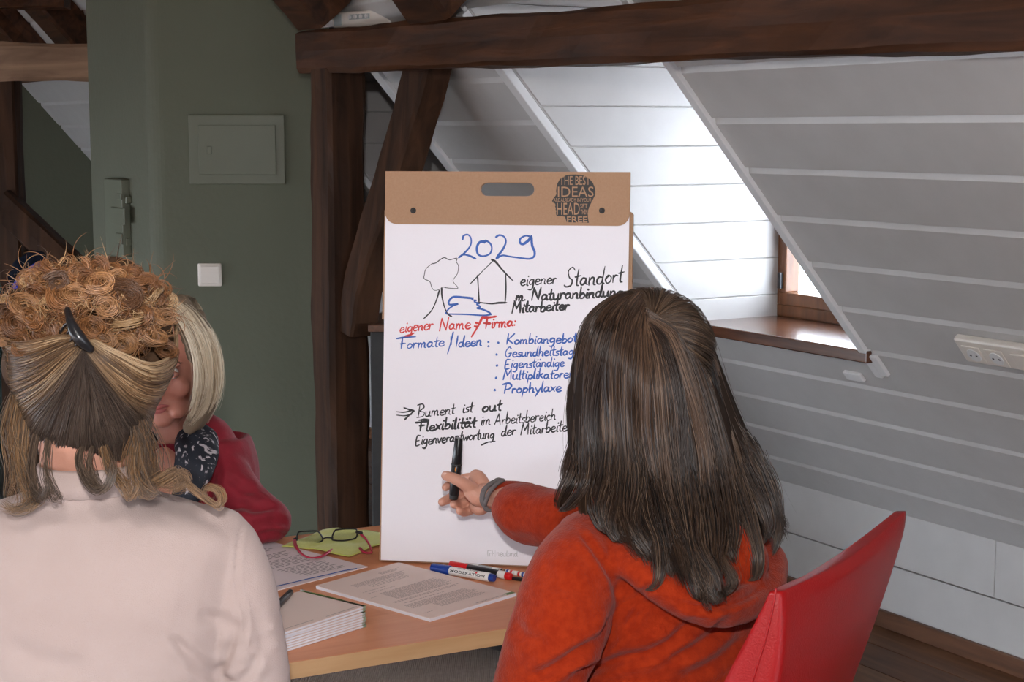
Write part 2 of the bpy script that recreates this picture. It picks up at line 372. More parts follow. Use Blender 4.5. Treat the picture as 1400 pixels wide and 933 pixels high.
# ceiling over the attic, far gable and left side
bm = bmesh.new(); zc = KW+SMAX*math.sin(PH); gc = (zc-KW)/math.tan(PH)
box(bm, W(A0-2.2, gc, zc), DV*(A1-A0+2.2), -NV*2.2, ZV*.05); bobj('ceiling', bm, M['ceil'], kind='structure')
bm = bmesh.new(); l0 = W(A0-2.2, gc+2.2, zc); dn = -NV*math.cos(PH)-ZV*math.sin(PH)
box(bm, l0, DV*(A1-A0+2.2), dn*2.4, -NV*math.sin(PH)*.05+ZV*math.cos(PH)*.05); bobj('wall_left_slope', bm, M['ceil'], kind='structure')
bm = bmesh.new(); box(bm, W(A1-.4, 0, 0), DV*.06, -NV*6.6, ZV*zc); bobj('wall_far', bm, M['green'], kind='structure')

bm = bmesh.new(); box(bm, (-8, -2.7, 0), (14, 0, 0), (0, .06, 0), (0, 0, zc)); bobj('wall_back', bm, M['ceil'], kind='structure')
# ------------------------------------------------------------------ green chimney breast
def wallplane(y0, z): pass
cY = 5.5
cx, lx = (206-700)/FPX, (123.5-700)/FPX
def gx(px, Y, z=1.5):      # X for a pixel column at depth Y and height z (vertical edges converge)
    return (px-700)/FPX*(Y*math.cos(PITCH)-(z-CZ)*math.sin(PITCH))
c0 = np.array([gx(206, cY), cY, 0]); e0 = np.array([gx(452, cY), cY, 0])
# left face runs back along DV
best = min(np.linspace(.2, 1.2, 400), key=lambda s: abs(topx(c0+DV*s+ZV*1.5)[0]-123.5))
l0 = c0+DV*best
foot = [c0, e0, e0+np.array([-.16, .8, 0]), l0+np.array([.35, .5, 0]), l0]
bm = bmesh.new(); prism(bm, [p for p in foot], (0, 0, 2.6))
vert = [e for e in bm.edges if abs(e.verts[0].co.x-c0[0]) < 1e-5 and abs(e.verts[1].co.x-c0[0]) < 1e-5 and abs(e.verts[0].co.y-c0[1]) < 1e-5 and abs(e.verts[1].co.y-c0[1]) < 1e-5]
bmesh.ops.bevel(bm, geom=vert, offset=.045, segments=6, profile=.5, affect='EDGES')
bobj('wall_chimney', bm, M['green'], kind='structure', smooth=False)
# low partition running from the chimney to the slope behind the posts
bm = bmesh.new(); prism(bm, [PZ(105, 210, 1.42)*[1, 1, 0]+[0, .0, 0], (PZ(105, 210, 1.42)*[1, 1, 0])+NV*2.4, (PZ(105, 210, 1.42)*[1, 1, 0])+NV*2.4+DV*.1, PZ(105, 210, 1.42)*[1, 1, 0]+DV*.1], (0, 0, 1.40))
bobj('wall_partition', bm, M['green'], kind='structure')

def facebox(px0, py0, px1, py1, Y, t, name, mt, parent=None, bev=.003, **k):
    """box on the frontal chimney face covering a pixel rectangle"""
    a = P(px0, py0, Y); b = P(px1, py1, Y); bm = bmesh.new()
    box(bm, (a[0], Y-t, b[2]), (b[0]-a[0], 0, 0), (0, t, 0), (0, 0, a[2]-b[2])); return bobj(name, bm, mt, parent, bevel=bev, **k)
t = thing('fuse_box', P(325, 252, cY), 'flush green-painted fuse box door with small lock on the green wall', 'fuse box')
facebox(258, 157, 391, 252, cY, .012, 'frame', M['greenp'], t)
facebox(271, 171, 378, 239, cY-.012, .005, 'door', M['greenp'], t, bev=.002)
facebox(283, 200, 290, 211, cY-.017, .006, 'lock', M['greenp'], t, bev=.002)
t = thing('light_switch', P(287, 391, cY), 'white square light switch on the green wall', 'switch')
facebox(270.5, 360, 304, 391.5, cY, .010, 'frame', M['plastic_white'], t, bev=.006)
facebox(274, 363.5, 300.5, 388, cY-.010, .006, 'rocker', M['plastic_white'], t, bev=.004)
# plate on the left face
nL = np.array([-NV[0], -NV[1], 0])
def leftface(px, py, off=0): return hit(px, py, c0+nL*off, nL)
t = thing('wall_plate', leftface(165, 345), 'tall green-painted box with switches on the narrow left face of the green wall', 'wall plate')
def lfbox(x0, y0, x1, y1, off, th, name, mt):
    a = leftface(x0, y0, off); b = leftface(x1, y0, off); c = leftface(x0, y1, off); bm = bmesh.new()
    v = (b-a); v[2] = 0; box(bm, [a[0], a[1], c[2]], v, nL*th, ZV*(a[2]-c[2])); bobj(name, bm, mt, t, bevel=.003)
lfbox(153, 244, 177, 346, 0, .03, 'cover', M['greenp'])
lfbox(161, 264, 167, 273, .03, .006, 'button', M['greenp']); lfbox(160, 318, 168, 333, .03, .006, 'button', M['greenp']); lfbox(154, 283, 172, 305, .03, .008, 'key_switch', M['greenp'])
lfbox(176, 268, 180, 278, 0, .02, 'hinge', M['greenp']); lfbox(176, 325, 180, 335, 0, .02, 'hinge', M['greenp'])

# ------------------------------------------------------------------ timber frame
def rough_beam(name, p0, p1, w, h, side, mt, n=26, amp=.006, parent=None, **k):
    """hewn timber from p0 to p1; side = horizontal width direction, jittered edges"""
    p0 = np.array(p0); p1 = np.array(p1); T = (p1-p0)/np.linalg.norm(p1-p0); side = np.array(side, float)
    side -= T*(side@T); side /= np.linalg.norm(side); up = np.cross(side, T); up /= np.linalg.norm(up)
    bm = bmesh.new(); rings = []; c = min(w, h)*.10
    base = [(-w/2+c, -h/2), (w/2-c, -h/2), (w/2, -h/2+c), (w/2, 0), (w/2, h/2-c), (w/2-c, h/2), (-w/2+c, h/2), (-w/2, h/2-c), (-w/2, 0), (-w/2, -h/2+c)]
    ph = [RNG.uniform(0, 6.28, 4) for _ in base]
    for i in range(n+1):
        t = i/n; L = np.linalg.norm(p1-p0)*t; ring = []
        for (x, y), f in zip(base, ph):
            q = amp*(math.sin(L*5+f[0])+.6*math.sin(L*13+f[1])+.35*math.sin(L*31+f[2]))
            r = math.hypot(x, y); ring.append(bm.verts.new(p0+(p1-p0)*t+side*(x*(1+q/r))+up*(y*(1+q/r))))
        rings.append(ring)
    m = len(base)
    for a, b in zip(rings[:-1], rings[1:]):
        for j in range(m): bm.faces.new([a[j], a[(j+1) % m], b[(j+1) % m], b[j]])
    bm.faces.new(rings[0][::-1]); bm.faces.new(rings[-1])
    return bobj(name, bm, mt, parent, smooth=False, **k)
BA = P(405, 100, 5.22); BB = P(1400, 66, 2.93)
bd = (BB-BA)*[1, 1, 0]; bd /= np.linalg.norm(bd); bn = np.array([-bd[1], bd[0], 0])   # bn points away from the room
if bn@NV < 0: bn = -bn
BH, BW = .133, .125
pa = BA+bn*BW/2+ZV*BH/2; pb = BB+bn*BW/2+ZV*BH/2+(BB-BA)*.35
rough_beam('trim_purlin', pa, pb, BW, BH, bn, M['beam'], n=60, amp=.0035, kind='structure')
# post below its end
pc = PZ(468, 104, BA[2]); pc = P(468, 108, 5.12)
rough_beam('trim_post', (pc[0]-.02, 5.15, 0), (pc[0]-.02, 5.15, BA[2]+.01), .135, .135, bd, M['beamv'], n=40, amp=.004, kind='structure')
# curved brace between post and purlin, a bundle of short hewn lengths in one timber
def brace(name, pix, w, th, mt):
    c = crom(np.array([P(x, y, Y) for x, y, Y in pix]), 18); bm = bmesh.new(); rings = []
    T = np.gradient(c, axis=0)
    ww = crom(np.array([[q] for q in w]), 18)[:, 0]
    for i in range(18):
        t = T[i]/np.linalg.norm(T[i]); s = np.cross(t, bn); s /= np.linalg.norm(s)
        j = .003*math.sin(i*2.1)
        rings.append([bm.verts.new(c[i]+s*(sx*(ww[i]/2+j))+bn*(sy*th/2)) for sx, sy in ((-1, -.8), (-.85, -1), (.85, -1), (1, -.8), (1, 1), (-1, 1))])
    for a, b in zip(rings[:-1], rings[1:]):
        for k in range(6): bm.faces.new([a[k], a[(k+1) % 6], b[(k+1) % 6], b[k]])
    bm.faces.new(rings[0][::-1]); bm.faces.new(rings[-1]); bobj(name, bm, mt, kind='structure', smooth=False)
brace('trim_brace', [(590, 72, 4.95), (583, 96, 4.95), (560, 180, 5.0), (535, 262, 5.02), (510, 340, 5.05), (494, 400, 5.06), (488, 455, 5.08)], [.13, .13, .125, .12, .11, .10, .085], .09, M['beamv'])
# rafters above the purlin
def rafter(pxl, pxr, py, nm='trim_rafter', s1=SMAX-.1, sb=None):
    depth = .15
    o = SL(0, 0, depth)
    A = hit(pxl, py, o, NOR); B = hit(pxr, py, o, NOR)
    a0, a1 = A@DV, B@DV; lo = min(a0, a1); w = abs(a0-a1)
    s = (A-o)@UPS-.03 if sb is None else sb
    p0 = SL(lo+w/2, s, depth/2); p1 = SL(lo+w/2, s1, depth/2)
    rough_beam(nm, p0, p1, w, depth-.01, DV, M['beam'], n=14, amp=.004, kind='structure')
rafter(394, 436, 34); rafter(546, 606, 24)
for a in (3.3, 2.4, 1.5): rough_beam('trim_rafter', SL(a, 2.12, .07), SL(a, SMAX-.1, .07), .14, .13, DV, M['beam'], n=8, kind='structure')
rafter(-46, 14, 60, sb=2.0)
rafter(72, 96, 60, sb=1.95)
rough_beam('trim_collar_beam', P(-80, 0, 6.6), P(92, 1, 6.6), .10, .06, (0, 1, 0), M['beam'], n=8, kind='structure')
# far tie beam, its post and brace
TB = 6.9
a = P(-60, 84, TB); b = P(140, 86, TB)
rough_beam('trim_tie_beam', a, b+np.array([.25, 0, 0]), .15, .155, (0, 1, 0), M['beamx'], n=20, amp=.006, kind='structure')
a = P(5, 108, TB); rough_beam('trim_post', (a[0], TB+.02, 0), (a[0], TB+.02, a[2]), .11, .12, (1, 0, 0), M['beamv'], n=14, amp=.004, kind='structure')
rough_beam('trim_brace', P(0, 275, TB-.05), P(125, 392, TB-.05), .12, .12, (0, 1, 0), M['beamx' if 0 else 'beamv'], n=10, amp=.004, kind='structure')

# ------------------------------------------------------------------ rug
rz = math.radians(27.7); tdx = np.array([math.cos(rz), math.sin(rz), 0]); tdy = np.array([-math.sin(rz), math.cos(rz), 0])
bm = bmesh.new(); o = np.array([.45, 4.9, .001]); tdx = -NV; box(bm, o-DV*2.6, DV*2.9, -NV*2.4, ZV*.008)
bobj('rug', bm, M['rug'], label='taupe ribbed rug on the floor under the table', cat='rug', bevel=.003)

# ------------------------------------------------------------------ table
TZ = .74
tc = PZ(397, 907, TZ); tc2 = PZ(690, 860.6, TZ)
tdx = (tc2-tc)/np.linalg.norm(tc2-tc); tdy = np.array([-tdx[1], tdx[0], 0])
tl = tc-tdx*.85; TW, TD = .85+.78, .755
t = thing('table', (tl+tdx*TW/2+tdy*TD/2)*[1, 1, 0], 'beech-topped meeting table with papers, markers and flip chart on it', 'table')
bm = bmesh.new(); box(bm, tl+tdy*.002-ZV*.026, tdx*TW, tdy*(TD-.004), ZV*.026); bobj('tabletop', bm, M['beech'], t, bevel=.0015)
bm = bmesh.new(); box(bm, tl-ZV*.0262-tdy*.001, tdx*TW, tdy*.003, ZV*.0262); bobj('edge_band', bm, M['beechedge'], t, bevel=.001, label='pale edge band')
for i, (u, v) in enumerate(((.08, .22), (TW-.30, .30), (.08, TD-.07), (TW-.08, TD-.07))):
    bm = bmesh.new(); c = tl*[1, 1, 0]+tdx*u+tdy*v; tube(bm, [c+ZV*.012, c+ZV*(TZ-.03)], [.02, .02], cap=False); bobj('leg', bm, M['darkmetal'], t, smooth=True)
for v in (.32, TD-.07):
    bm = bmesh.new(); box(bm, tl*[1, 1, 0]+tdx*.08+tdy*(v-.012)+ZV*(TZ-.066), tdx*(TW-.38), tdy*.024, ZV*.038); bobj('apron', bm, M['darkmetal'], t)

# ------------------------------------------------------------------ flip chart
LEAN = math.radians(6.0)
f0 = PZ(522, 768, TZ+.003)
fr = np.array([.989, -.148, 0]); fr /= np.linalg.norm(fr); fb = np.array([-fr[1], fr[0], 0])   # fb away from viewer
fu = fb*math.sin(LEAN)+ZV*math.cos(LEAN); fn = np.cross(fr, fu)      # towards the viewer
if fn[1] > 0: fn = -fn
def FC(px, py, o=0): return hit(px, py, f0+fn*o, fn)
def uv(p): q = np.array(p)-f0; return np.array([q@fr, q@fu])
def fuv(u, v, o=0): return f0+fr*u+fu*v+fn*o
chart = thing('flip_chart', f0*[1, 1, 0]+fr*.22+ZV*TZ, 'white tabletop flip chart with a brown cardboard header and marker writing', 'flip chart')
def plate(name, pts, o, th, mt, parent=None, **k):
    """polygon given by pixels on the chart, placed o in front of its plane, th thick"""
    bm = bmesh.new(); prism(bm, [FC(x, y, o) for x, y in pts], fn*th); return bobj(name, bm, mt, parent or chart, **k)
def plateuv(name, pts, o, th, mt, parent=None, **k):
    bm = bmesh.new(); prism(bm, [fuv(u, v, o) for u, v in pts], fn*th); return bobj(name, bm, mt, parent or chart, **k)
Wc, Hc = .4425, uv(FC(700, 235))[1]
uL = uv(FC(527.5, 500))[0]
uR = uv(FC(861.5, 260))[0]; uL = uv(FC(528, 240))[0]
# paper pad, individual sheet on top
vH = uv(FC(700, 308))[1]
plateuv('paper_pad', [(uL+.001, .004), (uR-.001, .004), (uR-.001, vH+.03), (uL+.001, vH+.03)], -.006, .006, M['pages'])
plateuv('top_sheet', [(uL, .003), (uR-.0005, .003), (uR-.0005, vH+.03), (uL, vH+.03)], .0002, .0006, M['paper'])
# cardboard header with rounded lower corners and a hand slot
def rc(cx, cy, r, a0, a1, n=7): return [(cx+r*math.cos(math.radians(a0+(a1-a0)*i/(n-1))), cy+r*math.sin(math.radians(a0+(a1-a0)*i/(n-1)))) for i in range(n)]
def holed(name, outer, inner, o, th, mt):
    bm = bmesh.new(); lo = []
    for loop in (outer, inner):
        vs = [bm.verts.new(fuv(u, v, o)) for u, v in loop]; lo.append([bm.edges.new((vs[i], vs[(i+1) % len(vs)])) for i in range(len(vs))])
    bmesh.ops.triangle_fill(bm, edges=lo[0]+lo[1], use_beauty=True)
    g = bmesh.ops.extrude_face_region(bm, geom=list(bm.faces))
    bmesh.ops.translate(bm, verts=[e for e in g['geom'] if isinstance(e, bmesh.types.BMVert)], vec=Vector(fn*th))
    return bobj(name, bm, mt, chart)
r_ = .022
outer = [(uL-.0005, Hc), (uL-.0005, vH+r_)]+rc(uL+r_, vH+r_, r_, 180, 270)+rc(uR-r_, vH+r_, r_, 270, 360)+[(uR+.0005, vH+r_), (uR+.0005, Hc)]
outer = [(uL-.0005, Hc)]+rc(uL+r_, vH+r_, r_, 180, 270)+rc(uR-r_, vH+r_, r_, 270, 360)+[(uR+.0005, Hc)]
s0_, s1_ = uv(FC(657, 259)), uv(FC(731, 259)); sv = (uv(FC(694, 250))[1]+uv(FC(694, 268.5))[1])/2; sr = (uv(FC(694, 250))[1]-uv(FC(694, 268.5))[1])/2
slot = rc(s0_[0]+sr, sv, sr, 90, 270)+rc(s1_[0]-sr, sv, sr, -90, 90)
holed('header', outer, slot, .001, .0035, M['card'])
holed('back_board', [(uL, Hc), (uL, .0), (uR, .0), (uR, Hc)], slot, -.0105, .004, M['card'])
# side wings of the cardboard easel, upper pair and lower pair, and its rear struts
v287, v437, v511, v768 = (uv(FC(524, y))[1] for y in (287, 437, 511, 767))
for nm, u0, u1, va, vb in (('wing', uL-.0065, uL+.01, v437, v287), ('wing', uL-.0055, uL+.01, .0, v511), ('wing', uR-.01, uR+.0055, v437, v287), ('wing', uR-.01, uR+.005, 0, v511)):
    plateuv(nm, [(u0, va), (u1, va), (u1, vb-.004), (u1-.004, vb), (u0+.002, vb)], -.03, .02, M['card'])
for u in (uL+.02, uR-.024):
    bm = bmesh.new(); a = fuv(u, .0, -.012)+ZV*.004; b = fuv(u, v287, -.012); c = a+fb*.20; c[2] = TZ+.002; a[2] = TZ+.002
    prism(bm, [a, b, c], fr*.004); bobj('strut', bm, M['card'], chart)
bm = bmesh.new(); a = fuv(uL+.02, 0, -.012)+fb*.16; a[2] = TZ+.002; box(bm, a, fr*(uR-uL-.044), fb*.004, ZV*.07); bobj('brace', bm, M['card'], chart)
for px in (565, 823):
    bm = bmesh.new(); c = FC(px, 288, .0046); tube(bm, [c, c+fn*.001], [.0058, .0045], seg=18, cap=False, ref=ZV); tube(bm, [c+fn*.001, c+fn*.0028], [.0034, .0022], seg=14, cap=False, ref=ZV)
    bobj('rivet', bm, M['dark'], chart, smooth=False, bevel=.0004)

# --- ink: ribbons on the paper -------------------------------------------------
def ribbon(bm, pts, w, o=.0009, taper=True, n=None, ph=0.0):
    """pts in pixels -> flat felt-pen stroke on the sheet"""
    p = np.array(pts, float); n = n or max(3, int(len(p)*4))
    c = crom(p, n) if len(p) > 2 else crom(p, 4); k = len(c)
    C3 = np.array([FC(x, y, o) for x, y in c]); T = np.gradient(C3, axis=0); T /= np.linalg.norm(T, axis=1)[:, None]+1e-9
    S = np.cross(T, fn); w3 = w*.00134/2
    ww = w3*(1+.22*np.sin(np.linspace(0, 5, k)+ph))
    if taper: ww[0] *= .7; ww[-1] *= .5
    C3[0] -= T[0]*w3*.7; C3[-1] += T[-1]*w3*.6
    a = [bm.verts.new(C3[i]+S[i]*ww[i]) for i in range(k)]; b = [bm.verts.new(C3[i]-S[i]*ww[i]) for i in range(k)]
    for i in range(k-1): bm.faces.new([a[i], a[i+1], b[i+1], b[i]])
GL = {  # stroke letters: (advance, strokes); x-height 1, ascender 2
'a': (.78, [[(.55, .9), (.25, 1), (.05, .5), (.2, .03), (.48, .3), (.56, .95), (.56, .2), (.74, .02)]]),
'ä': (.78, [[(.55, .9), (.25, 1), (.05, .5), (.2, .03), (.48, .3), (.56, .95), (.56, .2), (.74, .02)], [(.2, 1.45), (.22, 1.6)], [(.5, 1.5), (.52, 1.65)]]),
'b': (.70, [[(.12, 2), (.08, .1)], [(.08, .5), (.35, 1), (.6, .6), (.42, .05), (.08, .08)]]),
'c': (.62, [[(.5, .9), (.25, 1), (.05, .5), (.25, 0), (.58, .15)]]),
'd': (.80, [[(.5, .9), (.2, .95), (.05, .45), (.2, .03), (.5, .3), (.64, 2)], [(.62, 1.6), (.56, .3), (.76, 0)]]),
'e': (.70, [[(.1, .45), (.55, .62), (.5, .95), (.25, 1), (.05, .5), (.2, .03), (.45, 0), (.66, .2)]]),
'f': (.5, [[(.6, 1.9), (.35, 1.9), (.25, 1.4), (.2, -.2)], [(0, 1), (.5, 1.05)]]),
'g': (.74, [[(.56, .9), (.28, 1), (.05, .55), (.2, .12), (.48, .35), (.58, .95)], [(.58, .95), (.56, -.3), (.35, -.85), (-.02, -.75)]]),
'h': (.74, [[(.12, 2), (.08, 0)], [(.08, .5), (.32, 1), (.52, .8), (.52, .1), (.68, 0)]]),
'i': (.32, [[(.15, 1), (.12, .15), (.28, 0)], [(.2, 1.45), (.22, 1.55)]]),
'j': (.3, [[(.2, 1), (.15, -.8)]]),
'k': (.68, [[(.1, 2), (.08, 0)], [(.5, 1.1), (.12, .55)], [(.2, .6), (.6, 0)]]),
'l': (.32, [[(.16, 2), (.1, .2), (.28, 0)]]),
'm': (1.0, [[(.05, 1), (.07, 0)], [(.07, .6), (.25, 1), (.39, .75), (.39, 0)], [(.39, .6), (.6, 1), (.74, .8), (.74, .12), (.92, 0)]]),
'n': (.74, [[(.05, 1), (.08, 0)], [(.08, .6), (.3, 1), (.5, .85), (.5, .12), (.68, 0)]]),
'o': (.68, [[(.3, 1), (.05, .55), (.2, .03), (.5, .2), (.55, .75), (.3, 1), (.2, .9)]]),
'p': (.7, [[(.12, 1), (.02, -1)], [(.1, .7), (.35, 1), (.6, .6), (.4, .05), (.08, .15)]]),
'r': (.54, [[(.05, 1), (.08, 0)], [(.08, .6), (.26, .98), (.5, .9)]]),
's': (.52, [[(.45, .95), (.15, .9), (.15, .6), (.42, .4), (.35, .05), (0, .05)]]),
't': (.5, [[(.25, 1.8), (.2, .25), (.42, 0)], [(0, 1.1), (.5, 1.2)]]),
'u': (.76, [[(.05, 1), (.08, .2), (.3, .0), (.5, .35), (.55, 1)], [(.55, 1), (.55, .15), (.72, 0)]]),
'v': (.66, [[(.02, 1), (.25, 0), (.55, 1), (.62, .9)]]),
'w': (.9, [[(.02, 1), (.2, 0), (.42, .8), (.6, 0), (.8, 1)]]),
'x': (.62, [[(.05, 1), (.5, 0)], [(.55, 1), (.02, 0)]]),
'y': (.66, [[(.05, 1), (.28, .15)], [(.6, 1), (.1, -1)]]),
'z': (.6, [[(.05, 1), (.5, 1), (.05, 0), (.55, 0)]]),
'A': (1.0, [[(0, 0), (.45, 2)], [(.45, 2), (.8, 0)], [(.12, .7), (.75, .75)]]),
'B': (1.0, [[(.2, 2), (.15, 0)], [(-.1, 2), (.5, 2.1), (.75, 1.6), (.3, 1.1), (.85, .8), (.75, .1), (0, -.1)]]),
'E': (.85, [[(.6, 1.95), (.12, 1.9), (.05, 0), (.65, .05)], [(.08, 1), (.5, 1.05)]]),
'F': (.8, [[(.22, 2), (.18, 0)], [(-.05, 1.98), (.8, 2.05)], [(.05, 1.05), (.6, 1.1)]]),
'G': (1.0, [[(.75, 1.7), (.45, 2), (.08, 1.2), (.15, .3), (.5, 0), (.8, .7)], [(.5, .8), (.9, .85)]]),
'I': (.4, [[(.2, 2), (.15, 0)]]),
'K': (.95, [[(.15, 2), (.08, 0)], [(.85, 2), (.15, .9)], [(.2, .95), (.85, .05)]]),
'M': (1.15, [[(0, 0), (.15, 2)], [(.15, 2), (.48, .8)], [(.48, .8), (.85, 2)], [(.85, 2), (.95, 0)]]),
'N': (1.0, [[(0, 0), (.1, 2)], [(.1, 2), (.7, .05)], [(.7, .05), (.85, 2.1)]]),
'P': (.95, [[(.25, 2), (.12, 0)], [(-.15, 1.9), (.5, 2.1), (.85, 1.6), (.6, 1), (.15, .9)]]),
'S': (.95, [[(.85, 1.8), (.6, 2.1), (.25, 1.75), (.4, 1.15), (.7, .8), (.62, .15), (.2, 0), (0, .25)]]),
':': (.35, [[(.1, .25), (.12, .1)], [(.15, 1.0), (.17, .85)]]),
'.': (.35, [[(.1, .1), (.14, 0)]]),
'/': (.55, [[(.55, 2.2), (0, -.8)]]),
' ': (.55, []),
}
def word(bm, txt, x0, y0, x1, y1, xh, w, up=None, slant=.12):
    """write txt so that its baseline runs (x0,y0)-(x1,y1)"""
    tot = sum(GL[c][0] for c in txt); L = math.hypot(x1-x0, y1-y0); dx, dy = (x1-x0)/L, (y1-y0)/L; sx = L/tot; pen = 0
    up = up or xh*1.05
    xh = xh*.84
    for c in txt:
        adv, st = GL[c]; jy = RNG.uniform(-.08, .08)*xh; sc = RNG.uniform(.93, 1.08)
        for s in st:
            q = []
            for gx_, gy in s:
                gy2 = gy*xh*sc if gy <= 1 else (xh+(gy-1)*up)*sc
                X = (pen+gx_)*sx+slant*gy2; q.append((x0+dx*X+dy*gy2*0-0, y0+dy*X-gy2+jy))
            ribbon(bm, q, w*RNG.uniform(.88, 1.12), ph=RNG.uniform(0, 6))
        pen += adv
def ink(name, colour, fn_):
    bm = bmesh.new(); fn_(bm); return bobj(name, bm, M[colour], chart)
def t1(x, y): return (510+x*.26792, 230+y*.26792)
def t2(x, y): return (510+x*.21434, 420+y*.21434)
def S1(bm, pts, w): ribbon(bm, [t1(*p) for p in pts], w, ph=RNG.uniform(0, 6))
def S2(bm, pts, w): ribbon(bm, [t2(*p) for p in pts], w, ph=RNG.uniform(0, 6))
def year(bm):
    S1(bm, [(457, 365), (462, 345), (485, 340), (500, 360), (497, 395), (470, 430), (437, 458)], 2.6); S1(bm, [(437, 458), (460, 443), (490, 447), (525, 463)], 2.4)
    S1(bm, [(575, 375), (545, 378), (530, 405), (535, 438), (560, 450), (595, 438), (606, 410), (598, 385), (575, 370), (568, 382)], 3)
    S1(bm, [(627, 352), (645, 342), (668, 350), (678, 375), (665, 410), (640, 445), (630, 462)], 3); S1(bm, [(630, 462), (660, 446), (700, 452), (760, 460), (800, 463), (822, 450), (824, 425), (812, 395), (808, 345)], 3)
    S1(bm, [(808, 352), (780, 345), (752, 360), (750, 380), (765, 388), (790, 372), (808, 350)], 3.2)
ink('year_2029', 'ink_blue', year)
def tree(bm):
    S1(bm, [(300, 488), (320, 484), (345, 466), (365, 457), (390, 468), (428, 460), (425, 478), (436, 500), (430, 540), (408, 575), (430, 605), (428, 615), (380, 612), (362, 608)], 1.1)
    S1(bm, [(300, 488), (270, 515), (262, 545), (262, 565), (290, 580), (300, 610), (320, 625), (362, 608)], .9)
    S1(bm, [(338, 625), (325, 670), (300, 725), (258, 770)], 2); S1(bm, [(350, 612), (352, 655), (365, 710), (382, 745), (402, 758)], 2.2)
ink('tree_drawing', 'ink_black', tree)
def house(bm):
    for s, w in (([(497, 590), (555, 530), (615, 470)], 1.4), ([(605, 467), (625, 478), (665, 525), (714, 575)], 2.6), ([(533, 548), (538, 620), (541, 685)], 2.1), ([(677, 540), (678, 610), (674, 688)], 2), ([(536, 685), (600, 692), (640, 688), (682, 687)], 2.4)): S1(bm, s, w)
ink('house_drawing', 'ink_black', house)
def pond(bm):
    S1(bm, [(510, 665), (460, 660), (410, 658), (387, 680), (392, 697), (435, 692), (410, 702), (385, 720), (372, 742), (400, 745), (480, 747), (560, 752), (602, 748)], 2.6)
    S1(bm, [(602, 748), (590, 735), (555, 720), (530, 715), (548, 708), (528, 695), (545, 690), (515, 682), (528, 675), (505, 672), (510, 660)], 2.2)
ink('pond_drawing', 'ink_blue', pond)
def blk(bm):
    word(bm, 'eigener', 711, 391, 761, 388, 9, 1.9)
    word(bm, 'Standort', 771, 392, 852, 386, 12, 2.2, up=14)
    word(bm, 'm.', 705, 411, 720, 411, 8, 2.9)
    word(bm, 'Naturanbindung', 727, 411, 852, 405, 8.5, 2.9)
    word(bm, 'Mitarbeiter', 700, 428, 778, 424, 8, 2.9)
ink('black_heading_lines', 'ink_black', blk)
def redl(bm):
    word(bm, 'eigener', 546, 455, 592, 450, 8, 1.9); S2(bm, [(205, 186), (232, 180), (262, 166)], 2.6)
    word(bm, 'Name', 601, 452, 644, 449, 9, 2)
    S2(bm, [(700, 60), (668, 125), (628, 190)], 3); S2(bm, [(655, 100), (672, 104)], 3); S2(bm, [(648, 122), (668, 128)], 3.2)
    word(bm, 'Firma:', 662, 449, 706, 446, 8, 2.6); S2(bm, [(705, 67), (745, 66), (784, 60)], 3.6); S2(bm, [(706, 103), (728, 104), (750, 105)], 3)
ink('red_writing_line', 'ink_red', redl)
def blu(bm):
    word(bm, 'Formate', 546, 478, 608, 473, 8, 1.9, up=9); S2(bm, [(150, 202), (205, 193), (272, 190)], 2.2)
    S2(bm, [(512, 160), (495, 230), (475, 298)], 2); S2(bm, [(496, 190), (500, 240)], 1.8)
    word(bm, 'Ideen', 622, 475, 659, 473, 8, 2, up=9)
    for p in ((735, 222), (735, 250)): S2(bm, [p, (p[0]+3, p[1]+3)], 3)
ink('blue_writing_line', 'ink_blue', blu)
for i, (txt, x0, y0, x1, y1, b, w) in enumerate((('Kombiangebote', 692, 471, 797, 468, (798, 227), 2.1), ('Gesundheitstage', 690, 489, 792, 485, (787, 303), 1.9), ('Eigenständige', 690, 504, 772, 501, (790, 373), 1.8),
        ('Multiplikatoren', 688, 519, 786, 517, (784, 452), 2.1), ('Prophylaxe', 688, 538, 768, 535, (776, 530), 2.2))):
    def one(bm):
        word(bm, txt, x0, y0, x1, y1, 7.2, w, up=7.2); S2(bm, [b, (b[0]+3, b[1]+2)], 3.6)
    ink('blue_bullet_line', 'ink_blue', one)
def arrow(bm):
    S2(bm, [(150, 668), (195, 672), (250, 660)], 1.8); S2(bm, [(152, 690), (200, 694), (245, 686)], 1.8); S2(bm, [(198, 643), (232, 655), (262, 663)], 2.6); S2(bm, [(262, 663), (232, 690), (200, 720)], 2.4)
    word(bm, 'Bument', 570, 571, 622, 566, 8, 1.7, up=9); word(bm, 'ist', 632, 565, 647, 563, 8, 1.9); word(bm, 'out', 659, 564, 686, 561, 8, 2.5)
ink('black_writing_line', 'ink_black', arrow)
def l2_(bm):
    word(bm, 'Flexibilität', 572, 590, 651, 584, 8, 2.9); S2(bm, [(272, 738), (310, 734), (352, 728)], 3); S2(bm, [(560, 742), (600, 742), (655, 740)], 2.2)
    word(bm, 'im', 657, 582, 671, 581, 7.5, 1.8); word(bm, 'Arbeitsbereich', 676, 581, 760, 574, 8, 1.8)
ink('black_writing_line', 'ink_black', l2_)
def l3_(bm):
    word(bm, 'Eigenverantwortung', 568, 609, 676, 599, 7.5, 2); S2(bm, [(778, 857), (735, 862), (690, 882)], 2); word(bm, 'der', 685, 597, 705, 594, 7.5, 2); word(bm, 'Mitarbeiter', 712, 595, 781, 589, 8, 2)
ink('black_writing_line', 'ink_black', l3_)
